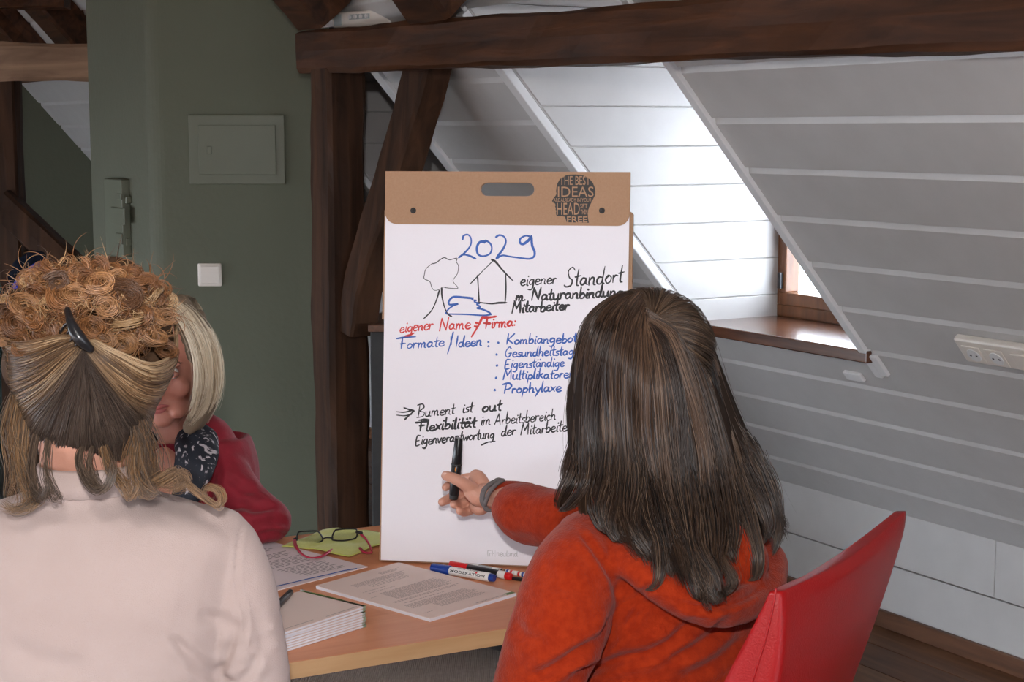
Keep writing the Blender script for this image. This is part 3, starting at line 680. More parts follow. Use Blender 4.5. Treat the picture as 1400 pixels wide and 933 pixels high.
# printed maker's mark at the foot of the sheet
def foot_(bm):
    word(bm, 'neuland', 679, 760.5, 708, 761.5, 5.2, 1.0, slant=0, up=3)
    ribbon(bm, [(667, 761), (667, 753.5), (670, 753), (673, 753.5), (673, 761)], .9); ribbon(bm, [(669.5, 761), (669.5, 757), (673, 757)], .8); ribbon(bm, [(674.5, 757), (675.2, 757)], 1.2); ribbon(bm, [(677, 752.5), (677, 762)], .4, taper=False)
ink('printed_mark', 'ink_grey', foot_)
# printed head silhouette with knocked-out lettering on the header
def t6(x, y): return (740+x*.09644, 230+y*.09644)
sil = [(345, 105), (400, 93), (480, 90), (560, 95), (630, 118), (690, 160), (735, 215), (762, 285), (768, 330), (760, 390), (735, 440), (705, 500), (680, 550), (665, 600), (660, 660), (664, 720), (675, 776),
       (360, 768), (352, 740), (335, 690), (300, 682), (235, 682), (212, 665), (208, 630), (214, 605), (203, 590), (206, 570), (196, 545), (204, 525), (192, 500), (160, 485), (155, 460), (172, 430), (200, 395), (216, 365), (210, 330), (214, 280), (230, 215), (265, 155)]
bm = bmesh.new(); vs = [bm.verts.new(FC(*t6(*p), .0047)) for p in sil]; bmesh.ops.triangle_fill(bm, edges=[bm.edges.new((vs[i], vs[(i+1) % len(vs)])) for i in range(len(vs))])
emb = bobj('head_emblem', bm, M['ink_dark'], chart)
def lettering(txt, x0, x1, yb, yt, name='lettering', parent=None, o=.0050, bold=0, TT=t6, mt='card'):
    cu = bpy.data.curves.new('t', 'FONT'); cu.body = txt; cu.size = 1; cu.offset = bold; cu.resolution_u = 3
    ob = bpy.data.objects.new('t', cu); COL.objects.link(ob); dg = bpy.context.evaluated_depsgraph_get()
    me = bpy.data.meshes.new_from_object(ob.evaluated_get(dg)); bpy.data.objects.remove(ob); bpy.data.curves.remove(cu)
    co = getco(me); mn, mx = co.min(0), co.max(0); q = (co-mn)/np.maximum(mx-mn, 1e-6)
    a = FC(*TT(x0, yb), o); b = FC(*TT(x1, yb), o); c = FC(*TT(x0, yt), o)
    setco(me, a+(b-a)*q[:, :1]+(c-a)*q[:, 1:2]); me.materials.clear()
    return mobj(name, me, M[mt], parent or emb, smooth=False)
for a in (('THE BEST', 262, 692, 240, 112, 0), ('IDEAS', 235, 742, 408, 262, 0), ('ARE ALREADY IN YOUR', 172, 712, 478, 425, 0), ('HEAD', 222, 545, 662, 492, 0), ('SET', 552, 655, 570, 505, 0), ('THEM', 558, 655, 655, 588, 0), ('FREE', 365, 655, 772, 685, .02)):
    lettering(*a[:5], bold=a[5])

# ------------------------------------------------------------------ papers on the table
def PT(x, y, z=TZ): return PZ(x, y, z)
def sheet(name, corners, z, th, mt, label, cat, text=None, group=None, edge=None):
    """corners: 4 pixels on the surface, far-left, far-right, near-right, near-left"""
    c = [PZ(x, y, z+th) for x, y in corners]
    t = thing(name, (sum(c)/4)*[1, 1, 0]+ZV*z, label, cat, group)
    bm = bmesh.new(); prism(bm, [q-ZV*th for q in c], ZV*(th-.0006)); bobj('pages', bm, M['pages'], t)
    bm = bmesh.new(); prism(bm, [q-ZV*.0006 for q in c], ZV*.0006); bobj('cover', bm, mt, t)
    if text:
        bm = bmesh.new(); 
        for (r, u0, u1, h) in text:
            def q(u, v): return (c[0]*(1-u)+c[1]*u)*(1-v)+(c[3]*(1-u)+c[2]*u)*v+ZV*.0002
            u = u0
            while u < u1-.005:
                du = RNG.uniform(.012, .045); e = min(u+du, u1); bm.faces.new([bm.verts.new(q(*k)) for k in ((u, r), (e, r), (e, r+h), (u, r+h))]); u = e+.008
        bobj('printed_text', bm, M['print'], t, kind='stuff')
    return t, c
def para(r0, r1, u0=.1, u1=.9, st=.014): return [(r, u0, u1-(.25*RNG.random() if i % 5 == 4 else .02*RNG.random()), .0045) for i, r in enumerate(np.arange(r0, r1, st))]
# booklet A4 in the middle; text lines run along the short side
t, c = sheet('booklet', [(432, 801), (545, 769), (706, 811), (588, 846)], TZ, .006, M['sheetb'], 'open A4 booklet of printed pages in the middle of the table', 'booklet')
t, c = t, c
L_, F_, R_, N_ = c
bm = bmesh.new()
def bq(u, v): return (L_*(1-u)+F_*u)*(1-v)+(N_*(1-u)+R_*u)*v+ZV*.0003     # u from left corner to far corner, v towards the near/right end
def tline(bm, u0, u1, v, h=.0045):
    u = u0
    while u < u1-.004:
        e = min(u+RNG.uniform(.012, .045), u1); bm.faces.new([bm.verts.new(bq(*k)) for k in ((u, v), (e, v), (e, v+h), (u, v+h))]); u = e+.009
for v0, v1, u0, u1, stp in ((.09, .13, .62, .9, .014), (.16, .22, .2, .86, .014), (.24, .30, .3, .8, .02), (.33, .40, .12, .5, .04), (.42, .58, .2, .9, .013), (.61, .64, .1, .9, .016), (.67, .69, .15, .7, .02), (.71, .78, .1, .88, .014), (.80, .88, .3, .85, .014)):
    for v in np.arange(v0, v1, stp): tline(bm, u0, u1-(.1*RNG.random()), v)
tline(bm, .55, .9, .975, .006); tline(bm, .06, .16, .90); tline(bm, .06, .12, .45)
bobj('printed_text', bm, M['print'], t, kind='stuff')
bm = bmesh.new(); bm.faces.new([bm.verts.new(bq(*k)+ZV*.0002) for k in ((.90, .965), (.995, .965), (.995, .995), (.9, .995))]); bobj('green_corner', bm, M['greenprint'], t)
# loose printed sheets at the left
t, c = sheet('loose_sheet', [(330, 738), (372, 741), (503, 775), (300, 828)], TZ, .0012, M['sheet'], 'loose printed sheet with blue pen underlining, beside the yellow cloth', 'paper sheet')
A_ = [PZ(x, y, TZ+.0014) for x, y in ((330, 738), (372, 741), (503, 775), (300, 828))]
bm = bmesh.new()
for k in range(26):
    f = .10+k*.031; a = np.array([300+0*f, 0]); 
    x0, x1 = 372+ (503-372)*f-105*(.9-.3*f), 372+(503-372)*f-14
    yb = lambda x: 741+(775-741)*f+(372+(503-372)*f-x)*.235
    x = x0
    if k in (3, 4, 9, 16): continue
    while x < x1-8:
        e = min(x+RNG.uniform(4, 13), x1); h = .9
        bm.faces.new([bm.verts.new(PZ(*p, TZ+.0016)) for p in ((x, yb(x)), (e, yb(e)), (e, yb(e)+h), (x, yb(x)+h))]); x = e+2.5
bobj('printed_text', bm, M['print'], t, kind='stuff')
bm = bmesh.new()
ln = [(370, 803), (395, 797.5), (420, 791.5), (445, 786), (470, 780), (488, 777)]
for (x0, y0), (x1, y1) in zip(ln[:-1], ln[1:]): bm.faces.new([bm.verts.new(PZ(*p, TZ+.0018)) for p in ((x0, y0), (x1, y1), (x1, y1+1.2), (x0, y0+1.2))])
bobj('blue_pen_line', bm, M['ink_blue'], t)
# stack of notebooks near the edge: eight thin booklets
stk = [(362, 868), (430, 806), (500, 843), (395, 888)]
base = [PZ(392, 892, TZ), PZ(500, 858, TZ)]
ev = base[1]-base[0]; ev /= np.linalg.norm(ev); ew = np.array([-ev[1], ev[0], 0])
z = TZ+.0005
for i in range(8):
    th = .0043; top = i >= 6
    t = thing('notebook', base[0]*[1, 1, 0]+ZV*z, ('white notebook with cream cover, topmost of the stack at the table edge' if i == 7 else 'white notebook lying right under the topmost one of the stack' if i == 6 else
              'white notebook in the stack at the table edge, %s' % ['at the very bottom', 'second from the bottom', 'third from the bottom', 'fourth from the bottom', 'fifth from the bottom', 'topmost of the lower pile'][i]), 'notebook', 'notebooks stacked at the table edge')
    sh = ev*(.004+RNG.uniform(-.001, .001) if top else RNG.uniform(-.0012, .0012))+ew*(RNG.uniform(-.001, .001)+(.004 if top else 0))
    rot = math.radians(2.6 if top else 0); e = ev*math.cos(rot)+ew*math.sin(rot); w_ = -ev*math.sin(rot)+ew*math.cos(rot)
    o = base[1]-e*.21+sh; o[2] = z
    bm = bmesh.new(); box(bm, o, e*.21, w_*.148, ZV*(th-.0011)); bobj('pages', bm, M['pages'], t, bevel=.0006, bseg=1)
    bm = bmesh.new(); box(bm, o+ZV*(th-.0011), e*.2095, w_*.148, ZV*.0007); bobj('cover', bm, M['sheetb'], t)
    bm = bmesh.new(); box(bm, o+e*.2035, e*.0068, w_*.1482, ZV*(th-.0004)); bobj('spine_strip', bm, mat('pale_green_binding', (.30, .42, .28), rough=.5) if i == 0 else bpy.data.materials['pale_green_binding'], t)
    if i == 7:
        for a, b, c_, d, mm in ((.125, .196, .006, .0075, 'print'), (.01, .10, .010, .0115, 'print'), (.206, .210, .05, .125, 'greenprint'), (.2035, .2065, .09, .146, 'greenprint')):
            bm = bmesh.new(); z_ = ZV*(th+.0001); bm.faces.new([bm.verts.new(o+e*p+w_*q_+z_) for p, q_ in ((a, c_), (b, c_), (b, d), (a, d))]); bobj('cover_print', bm, M[mm], t)
        ntop = (o.copy(), e.copy(), w_.copy(), z+th)
    z += th
# pens
def pen(name, p0, p1, segs, label, cat, group=None):
    """segs: (t0, t1, r0, r1, material, partname)"""
    p0, p1 = np.array(p0), np.array(p1)
    t = thing(name, (p0+p1)/2-ZV*.005, label, cat, group)
    for (a, b, r0, r1, mt, nm) in segs:
        bm = bmesh.new(); tube(bm, [p0+(p1-p0)*a, p0+(p1-p0)*b], [r0, r1], seg=20, cap=False); bobj(nm, bm, M[mt], t, smooth=True, bevel=.0006)
        for o_ in [t.children[-1]]: o_.data.polygons.foreach_set('use_smooth', [len(p.vertices) < 6 for p in o_.data.polygons])
    return t
def onT(x, y, r): return PZ(x, y, TZ+r)
# blue board marker with white barrel
mk = pen('board_marker', onT(591, 776.5, .0088), onT(676, 791, .0088), [(0, .30, .0085, .0092, 'blue_cap', 'cap'), (.30, .93, .0082, .0082, 'white_barrel', 'barrel'), (.93, 1.0, .0078, .0066, 'blue_cap', 'end_plug')],
    'thick marker with blue cap and white barrel lying in front of the flip chart', 'marker')
a, b = onT(591, 776.5, .0088), onT(676, 791, .0088); ax = (b-a)/np.linalg.norm(b-a); sd = np.cross(ax, ZV); sd /= np.linalg.norm(sd)
if sd[1] > 0: sd = -sd
def barreltext(txt, c0, c1, rad, th0, th1, mt, parent, bold=0):
    cu = bpy.data.curves.new('t', 'FONT'); cu.body = txt; cu.size = 1; cu.offset = bold; cu.resolution_u = 2
    ob = bpy.data.objects.new('t', cu); COL.objects.link(ob); me = bpy.data.meshes.new_from_object(ob.evaluated_get(bpy.context.evaluated_depsgraph_get())); bpy.data.objects.remove(ob)
    co = getco(me); mn, mx = co.min(0), co.max(0); q = (co-mn)/np.maximum(mx-mn, 1e-6)
    th = np.radians(th0+(th1-th0)*q[:, 1]); base_ = a+(b-a)*(c0+(c1-c0)*q[:, :1])
    setco(me, base_+(sd[None]*np.cos(th)[:, None]+ZV[None]*np.sin(th)[:, None])*rad); me.materials.clear(); mobj('lettering', me, M[mt], parent, smooth=False)
barreltext('NUR PAPIER', .43, .76, .0084, 62, 88, 'ink_black', mk); barreltext('MODERATION', .33, .88, .0084, 2, 36, 'ink_black', mk, .03)
bm = bmesh.new(); c = a+(b-a)*.74+(sd*math.cos(.85)+ZV*math.sin(.85))*.0082; ell(bm, c, (.0018, .0018, .0018)); bobj('red_dot', bm, M['red_cap'], mk, smooth=True)
pen('board_marker', onT(616, 771.5, .0075), onT(699, 789, .0075), [(0, .30, .0060, .0072, 'red_cap', 'cap'), (.30, .80, .0072, .0072, 'black', 'barrel'), (.80, .92, .0073, .0073, 'white_barrel', 'label_band'), (.92, 1.0, .0074, .0062, 'red_cap', 'end_plug')],
    'black-barrelled marker with red cap lying behind the blue one', 'marker')
pen('felt_pen', onT(640, 773, .0045), onT(735, 789.5, .0045), [(0, .12, .003, .0042, 'white_barrel', 'tip'), (.12, .45, .0044, .0044, 'white_barrel', 'barrel'), (.45, .55, .0045, .0045, 'black', 'stripe'), (.55, 1, .0044, .0044, 'white_barrel', 'barrel')],
    'white pen with coloured patches lying nearest to the flip chart', 'pen')
pt = [o for o in bpy.data.objects if o.name.startswith('felt_pen')][0]
a, b = onT(640, 773, .0045), onT(735, 789.5, .0045); cols = ['ink_blue', 'sheetb', 'card', 'blue_cap', 'red_cap', 'white_barrel', 'red_cap', 'blue_cap', 'red_cap']
for i, cm in enumerate(cols):
    f = (.16 if i == 0 else .40+i*.055); bm = bmesh.new(); tube(bm, [a+(b-a)*f, a+(b-a)*(f+(.2 if i == 0 else .03))], [.00455, .00455], seg=16, cap=False); bobj('colour_patch', bm, M['plastic_grey' if i == 0 else cm], pt, smooth=True)
pen('pencil', onT(688, 789, .0035), onT(760, 800, .0035), [(0, .9, .0035, .0035, 'black', 'barrel'), (.9, 1, .0034, .001, 'black', 'tip')], 'thin black pencil behind the red-capped marker', 'pencil')
# pen on the notebooks and plastic pen beside
o, e, w_, zt = ntop
p0 = P(372, 838, 2.47); q0 = PZ(366, 842, zt+.005); q1 = PZ(397, 810, zt+.007)
bp = pen('ballpoint_pen', q0-(q1-q0)*.55, q1, [(0, .5, .0058, .0065, 'black', 'barrel'), (.5, 1, .0065, .0055, 'black', 'grip')], 'black ballpoint pen on top of the notebook stack', 'pen')
bm = bmesh.new(); box(bm, q1-(q1-q0)*.95+ZV*.0055, (q1-q0)*.9, np.array([.0024, .0018, 0]), ZV*.0016); bobj('clip', bm, M['black'], bp, bevel=.0004)
bm = bmesh.new(); tube(bm, [q1, q1+(q1-q0)/np.linalg.norm(q1-q0)*.008], [.0022, .0022], cap=False); bobj('button', bm, M['metal'], bp, smooth=True)
q0 = PZ(414, 810, TZ+.034); q1 = PZ(476, 830, TZ+.030)
pen('plastic_pen', PZ(412, 809, TZ+.005)+0*q0, PZ(474, 832, TZ+.005), [(0, .3, .0045, .005, 'clear', 'cap'), (.3, 1, .005, .0035, 'clear', 'barrel')], 'pale translucent plastic pen lying behind the notebook stack', 'pen')

# yellow-green cleaning cloth, softly creased
cp = [(385, 751), (440, 728), (458, 726), (500, 728), (521, 733), (527, 747), (508, 752), (478, 764), (450, 760), (430, 753)]
Q = np.array([PZ(x, y, TZ)[:2] for x, y in cp]); cen = Q.mean(0)
bm = bmesh.new(); rings = []; K = 60
ang = np.linspace(0, 1, K, endpoint=False); per = np.vstack([Q, Q[:1]]); seg_ = np.linalg.norm(np.diff(per, axis=0), axis=1); cum = np.r_[0, np.cumsum(seg_)]/seg_.sum()
bd2 = np.stack([np.interp(ang, cum, per[:, 0]), np.interp(ang, cum, per[:, 1])], 1)
def clh(x, y, f): return TZ+.001+.004*abs(math.sin(x*31+y*9))*f+.003*abs(math.sin(x*12-y*38+1))*f+.004*(1-f)*math.sin(x*40)**2
for f in np.linspace(1, .05, 14):
    rings.append([bm.verts.new((*(cen+(p-cen)*f), clh(*(cen+(p-cen)*f), 1-.6*f))) for p in bd2])
for r0_, r1_ in zip(rings[:-1], rings[1:]):
    for k in range(K): bm.faces.new([r0_[k], r0_[(k+1) % K], r1_[(k+1) % K], r1_[k]])
bm.faces.new(rings[-1])
g = bmesh.ops.extrude_face_region(bm, geom=list(bm.faces)); bmesh.ops.translate(bm, verts=[v for v in g['geom'] if isinstance(v, bmesh.types.BMVert)], vec=(0, 0, .0012))
bobj('cleaning_cloth', bm, M['cloth_yellow'], smooth=True, label='yellow-green cleaning cloth spread under the spectacles', cat='cloth')

# spectacles standing on their rim-top, temples curling forward
gl = thing('spectacles', PZ(455, 752, TZ), 'black-framed spectacles with raspberry temples on the yellow cloth', 'glasses')
GY = PZ(455, 742, TZ+.008)[1]
def G(x, y, Y=None): return P(x, y, Y if Y else GY-(x-455)*.0004)
def tubep(name, pts, r, mt, parent, n=24, seg=10, closed=False, ref=(0, 1, 0)):
    bm = bmesh.new(); tube(bm, pts, r if isinstance(r, list) else [r]*len(pts), seg=seg, ref=ref, n=n); return bobj(name, bm, M[mt], parent, smooth=True)
rimL = [(408, 728), (412, 727.3), (430, 726.5), (436, 728), (441, 736), (440, 740), (430, 743.5), (410, 744), (406, 742), (406, 733), (408, 728)]
rimR = [(459, 725), (470, 723.5), (485, 723.5), (488, 726), (488, 733), (484, 737), (470, 739.5), (456, 739), (454, 736), (456, 729), (459, 725)]
for rim in (rimL, rimR):
    tubep('rim', [G(*p) for p in rim], .0016, 'black', gl, n=44, seg=8)
    bm = bmesh.new(); vs = [G(*p) for p in rim[:-1]]; prism(bm, vs, (0, .0012, 0)); bobj('lens', bm, M['lens'], gl)
tubep('bridge', [G(441, 737), G(447, 735.5), G(455, 736)], .0016, 'black', gl, n=8, seg=8)
tubep('hinge', [G(406, 736), G(402, 737.5)], .0022, 'black', gl, n=4, seg=8); tubep('hinge', [G(488, 728), G(494, 729)], .0032, 'black', gl, n=4, seg=8)
def gt_(x, y, z): return PZ(x, y, TZ+z)
tubep('temple', [G(402.5, 739), gt_(405, 748, .016), gt_(413, 758, .010), gt_(425, 763, .007), (gt_(438, 761.5, .006)), gt_(448, 756, .006), gt_(454, 752, .006)], [(.0022, .004), (.002, .0036), (.0017, .0028), (.0016, .0028), (.002, .003), (.0024, .004), (.002, .0034)], 'pink_plastic', gl, n=28)
tubep('temple', [G(494, 731.5), gt_(500, 737, .022), gt_(506, 747, .012), gt_(508, 755, .007), gt_(503, 756.5, .006), gt_(496, 754, .006), gt_(492, 749.5, .006)], [(.0024, .004), (.002, .0036), (.0017, .0028), (.0016, .0028), (.002, .003), (.0022, .0036), (.002, .003)], 'pink_plastic', gl, n=28)

def soft_noise(me, amp, f, seed=0):
    co = getco(me); no = getno(me); r = np.random.default_rng(seed); d = np.zeros(len(co))
    for k in range(7):
        v = r.normal(0, 1, 3)*f*(1+.35*k); d += np.sin(co@v+r.uniform(0, 6))/(1+.5*k)
    setco(me, co+no*(amp*d/2.5)[:, None])
# ------------------------------------------------------------------ small fixtures
# box on the purlin
bx0 = P(453, 41, 5.16); bx1 = P(540, 34, 5.00)
t = thing('network_box', (bx0+bx1)/2, 'small white box with a row of round ports lying on the dark beam', 'router')
bdir = (bx1-bx0)*[1, 1, 0]; bl = np.linalg.norm(bdir); bdir /= bl
ztop_ = pa[2]+BH/2
bm = bmesh.new(); o = np.array([bx0[0], bx0[1]+.01, ztop_+.004]); box(bm, o, bdir*bl*.92, bn*.1, ZV*.048); bobj('housing', bm, M['plastic_white'], t, bevel=.008, bseg=3)
bm = bmesh.new(); box(bm, o-bn*.002+bdir*.012+ZV*.006, bdir*.03, bn*.004, ZV*.034); bobj('label_field', bm, M['plastic_grey'], t)
bm = bmesh.new(); box(bm, o-bn*.002+bdir*.075+ZV*.022, bdir*.085, bn*.004, ZV*.016); bobj('port_strip', bm, M['plastic_grey'], t, bevel=.001)
for i in range(4):
    bm = bmesh.new(); c = o-bn*.003+bdir*(.083+i*.023)+ZV*.030; tube(bm, [c, c-bn*.005], [.0065, .0065], seg=14, cap=False); bobj('port', bm, M['trimw'], t, smooth=False)
# socket strip on the slope
t = thing('socket_strip', SL(2.7, .83, .014), 'white double power socket with switch mounted on the sloping panelling', 'socket')
sa, sb_ = 2.865, 2.50
bm = bmesh.new(); box(bm, SL(sb_, .833, .014), DV*(sa-sb_), UPS*.082, NOR*.022); bobj('cover_frame', bm, M['plastic_white'], t, bevel=.007, bseg=3)
for i in range(2):
    ca = sa-.047-i*.072; c = SL(ca, .868, .036)
    bm = bmesh.new(); box(bm, SL(ca-.028, .842, .036), DV*.056, UPS*.054, NOR*.003); ins = bobj('insert', bm, M['plastic_white'], t, bevel=.002)
    bm = bmesh.new(); tube(bm, [c+NOR*.003, c+NOR*.0045], [.0205, .0195], seg=24, cap=False, ref=UPS); rg = bobj('well', bm, M['trimw'], ins, smooth=False)
    for s_ in (-1, 1):
        bm = bmesh.new(); c2 = c+NOR*.0046+DV*s_*.0095; tube(bm, [c2, c2+NOR*.0004], [.0032, .0032], seg=10, cap=False, ref=UPS); bobj('pin_hole', bm, M['black'], ins)
bm = bmesh.new(); box(bm, SL(sa-.235, .842, .036), DV*.06, UPS*.054, NOR*.005); bobj('switch_rocker', bm, M['plastic_white'], t, bevel=.003)

# black cabinet with brown top behind the flip chart, black bag on the rug
t = thing('cabinet', (-.20, 5.05, 0), 'black cabinet with a light brown top, half hidden behind the flip chart', 'cabinet')
cl = P(506, 440, 5.02)
bm = bmesh.new(); box(bm, (cl[0], 5.02, .0), (.5, 0, 0), (0, .3, 0), (0, 0, cl[2]-.03)); bobj('body', bm, M['dark'], t, bevel=.004)
bm = bmesh.new(); box(bm, (cl[0]-.005, 5.0, cl[2]-.03), (.51, 0, 0), (0, .33, 0), (0, 0, .022)); bobj('top_board', bm, M['base'], t, bevel=.002)
bp_ = PZ(635, 909, .012)
t = thing('bag', bp_*[1, 1, 0], 'soft black bag on the rug under the table', 'bag')
bm = bmesh.new(); ell(bm, bp_+[.19, .12, .17], (.20, .13, .165), u=24, v=14); ell(bm, bp_+[.19, .12, .08], (.205, .14, .075), u=24, v=12); me = remesh(bm, .012, 4); mobj('body', me, M['dark'], t)
bm = bmesh.new(); tube(bm, [bp_+[.08, .1, .3], bp_+[.12, .1, .4], bp_+[.26, .1, .4], bp_+[.3, .1, .3]], [.012]*4, n=14); bobj('handle', bm, M['dark'], t, smooth=True)
# hanging jackets at the far left
t = thing('hanging_jacket', P(-15, 640, 4.3)*[1, 1, 1], 'dark teal jacket with a navy and blue hood hanging at the far left', 'jacket')
jc = P(-35, 520, 4.3)
hk = P(20, 300, 4.42)
bm = bmesh.new(); tube(bm, [P(-25, 400, 4.3), P(-30, 480, 4.3), P(-35, 640, 4.3), P(-35, 800, 4.3)], [(.085, .05), (.10, .06), (.10, .06), (.10, .06)], n=14); me = remesh(bm, .01, 3)
co = getco(me); no = getno(me); setco(me, co+no*(.008*np.sin(co[:, :1]*90)*np.cos(co[:, 2:]*9))); mobj('body', me, M['teal'], t)
bm = bmesh.new(); tube(bm, [P(20, 385, 4.25), P(35, 362, 4.25), P(52, 352, 4.25), P(62, 362, 4.25)], [.020, .024, .020, .014], n=10); me = remesh(bm, .005, 2); soft_noise(me, .006, 70, 2); mobj('hood', me, M['navy'], t)
bm = bmesh.new(); tube(bm, [P(24, 392, 4.17), P(37, 378, 4.17), P(52, 364, 4.17)], [.014, .016, .012], n=8); me = remesh(bm, .004, 2); mobj('blue_lining', me, M['bluecloth'], t)
bm = bmesh.new(); hx = P(-10, 330, 4.5); box(bm, (hx[0]-.05, 4.48, 0), (.05, 0, 0), (0, .05, 0), (0, 0, 1.72)); bobj('coat_stand', bm, M['dark'], label='thin black upright holding the jacket at the far left', cat='coat stand', bevel=.004)

# ------------------------------------------------------------------ red chair
def chair():
    f = np.array([-.84, .54, 0]); f /= np.linalg.norm(f); w = np.array([.54, .84, 0]); w /= np.linalg.norm(w)
    t = thing('upholstered_chair', (.2, 2.2, 0), 'red leatherette high-back chair with the woman in orange on it', 'chair')
    # columns: near-front, near-rear, far-rear pixel tracks with depth
    nf = [(1051, 801), (1042, 822), (1018, 866), (986, 930), (955, 1000), (840, 1300)]
    nr = [(1069, 809), (1070, 832), (1070, 880), (1062, 940), (1050, 1015), (990, 1310)]
    fr_ = [(1240, 697), (1239, 722), (1214, 806), (1178, 905), (1140, 1000), (1020, 1310)]
    Yn, Yf = 1.85, 2.24
    bm = bmesh.new(); rings = []
    for i in range(6):
        a = P(*nf[i], Yn); b = P(*nr[i], Yn-.005*i); a[2] = b[2]
        yf = Yf-.01*i; c = np.array([0, yf, b[2]]); yy = topx(c)[1]; c[0] = P(float(np.interp(yy, [q[1] for q in fr_], [q[0] for q in fr_])), yy, yf)[0]; c[2] = b[2]+(.005 if i == 0 else 0); d = c+(a-b)*1.0
        # ring with extra points for a padded outline
        def mix(p, q, t_): return p*(1-t_)+q*t_
        rear = [mix(b, c, q)+ -f*(.012*math.sin(math.pi*q)*(1 if i else .3))-(ZV*.012*math.sin(math.pi*q) if i == 0 else 0) for q in (0, .25, .5, .75, 1)]
        front = [mix(d, a, q)+f*(.010*math.sin(math.pi*q)*(1 if i else .3))-(ZV*.012*math.sin(math.pi*q) if i == 0 else 0) for q in (0, .25, .5, .75, 1)]
        rings.append([bm.verts.new(p) for p in rear+front])
    n = 10
    for r0, r1 in zip(rings[:-1], rings[1:]):
        for k in range(n): bm.faces.new([r0[k], r0[(k+1) % n], r1[(k+1) % n], r1[k]])
    # top and bottom caps as strips
    for r in (rings[0], rings[-1]):
        for k in range(4): bm.faces.new([r[k], r[k+1], r[8-k], r[9-k]])
    cr = bm.edges.layers.float.new('crease_edge')
    o = None
    bmesh.ops.recalc_face_normals(bm, faces=bm.faces)
    for e_ in bm.edges:
        if len(e_.link_faces) == 2 and e_.calc_face_angle(0) > .7: e_[cr] = .72
    o = bobj('backrest', bm, M['leather'], t, smooth=True); s = o.modifiers.new('s', 'SUBSURF'); s.levels = 3; s.render_levels = 3
    # piping seam on the near side
    bm = bmesh.new(); tube(bm, [P(*((np.array(nf[i])*.45+np.array(nr[i])*.55)), Yn-.004-.003*i) for i in range(5)], [.0012]*5, n=16, seg=6); bobj('seam', bm, M['leather'], t, smooth=True)
    bc = (P(925, 1075, Yn)+P(1100, 1080, Yf))/2; bz = bc[2]; bc[2] = 0; 
    sc = bc+f*.20+[0, 0, 0]
    bm = bmesh.new(); q = sc-f*.235-w*.225+ZV*.40; box(bm, q, f*.47, w*.45, ZV*.09); o = bobj('seat', bm, M['leather'], t, smooth=True, bevel=.03, bseg=4)
    for u in (-1, 1):
        for v in (-1, 1):
            bm = bmesh.new(); c = sc+f*.195*u+w*.19*v; tube(bm, [c+ZV*.003, c+ZV*.41], [(.016, .016), (.022, .022)], seg=4, cap=False); bobj('leg', bm, M['beamv'], t)
    return sc, f, w
CHS, CHF, CHW = chair()

# ================================================================== people
def ROT(yaw, pitch=0, roll=0):
    """columns: right, forward, up. yaw 0 faces +Y; positive turns to the left"""
    return np.array(Matrix.Rotation(yaw, 3, 'Z')@Matrix.Rotation(pitch, 3, 'X')@Matrix.Rotation(roll, 3, 'Y'))
def head_bm(bm, c, R, k=1.0):
    def q(x, y, z): return c+R@(np.array([x, y, z])*k)
    def e(x, y, z, a, b, d, Rl=None): ell(bm, q(x, y, z), np.array([a, b, d])*k, R if Rl is None else R@np.array(Rl), u=20, v=14)
    e(0, -.018, .032, .075, .094, .086); e(0, .015, -.015, .066, .074, .085); e(0, .025, -.055, .052, .058, .05)
    e(0, .056, -.096, .024, .024, .018)
    for s in (-1, 1):
        e(s*.034, .045, -.075, .022, .045, .020); e(s*.036, .062, -.030, .025, .022, .022)
        e(s*.027, .079, .024, .024, .013, .008)
        e(s*.011, .100, -.034, .0085, .009, .0075)
        # ear: rim and lobe
        ear = [(s*.073, -.004, -.028), (s*.078, -.008, -.02), (s*.084, -.024, -.002), (s*.085, -.028, .016), (s*.083, -.018, .030), (s*.078, -.002, .030), (s*.075, .006, .014), (s*.074, .003, -.006)]
        tube(bm, [q(*p) for p in ear], [.0055*k, .006*k, .0045*k, .0045*k, .0045*k, .0045*k, .004*k, .004*k], n=26, seg=8)
        e(s*.074, -.008, .004, .006, .014, .024); e(s*.0745, -.001, -.029, .006, .008, .009)
        # eyelids
        for z, dz in ((.0105, .0035), (-.0035, -.001)):
            tube(bm, [q(s*(.031-.015), .080, .003), q(s*(.031-.008), .0865, z*.8+.002), q(s*.031, .089, z), q(s*(.031+.008), .085, z*.8+.001), q(s*(.031+.015), .076, .002)], [.0025*k]*5, n=14, seg=8)
    tube(bm, [q(0, .084, .018), q(0, .094, .0), q(0, .104, -.018), q(0, .109, -.030), q(0, .100, -.038)], [(.008*k, .007*k), (.009*k, .008*k), (.010*k, .009*k), (.011*k, .010*k), (.009*k, .006*k)], n=14, ref=R[:, 0])
    tube(bm, [q(-.022, .076, -.062), q(-.01, .087, -.058), q(0, .089, -.0595), q(.01, .087, -.058), q(.022, .076, -.062)], [.004*k, .0055*k, .0055*k, .0055*k, .004*k], n=14)
    tube(bm, [q(-.020, .076, -.064), q(-.009, .086, -.068), q(0, .088, -.069), q(.009, .086, -.068), q(.020, .076, -.064)], [.004*k, .006*k, .0065*k, .006*k, .004*k], n=14)
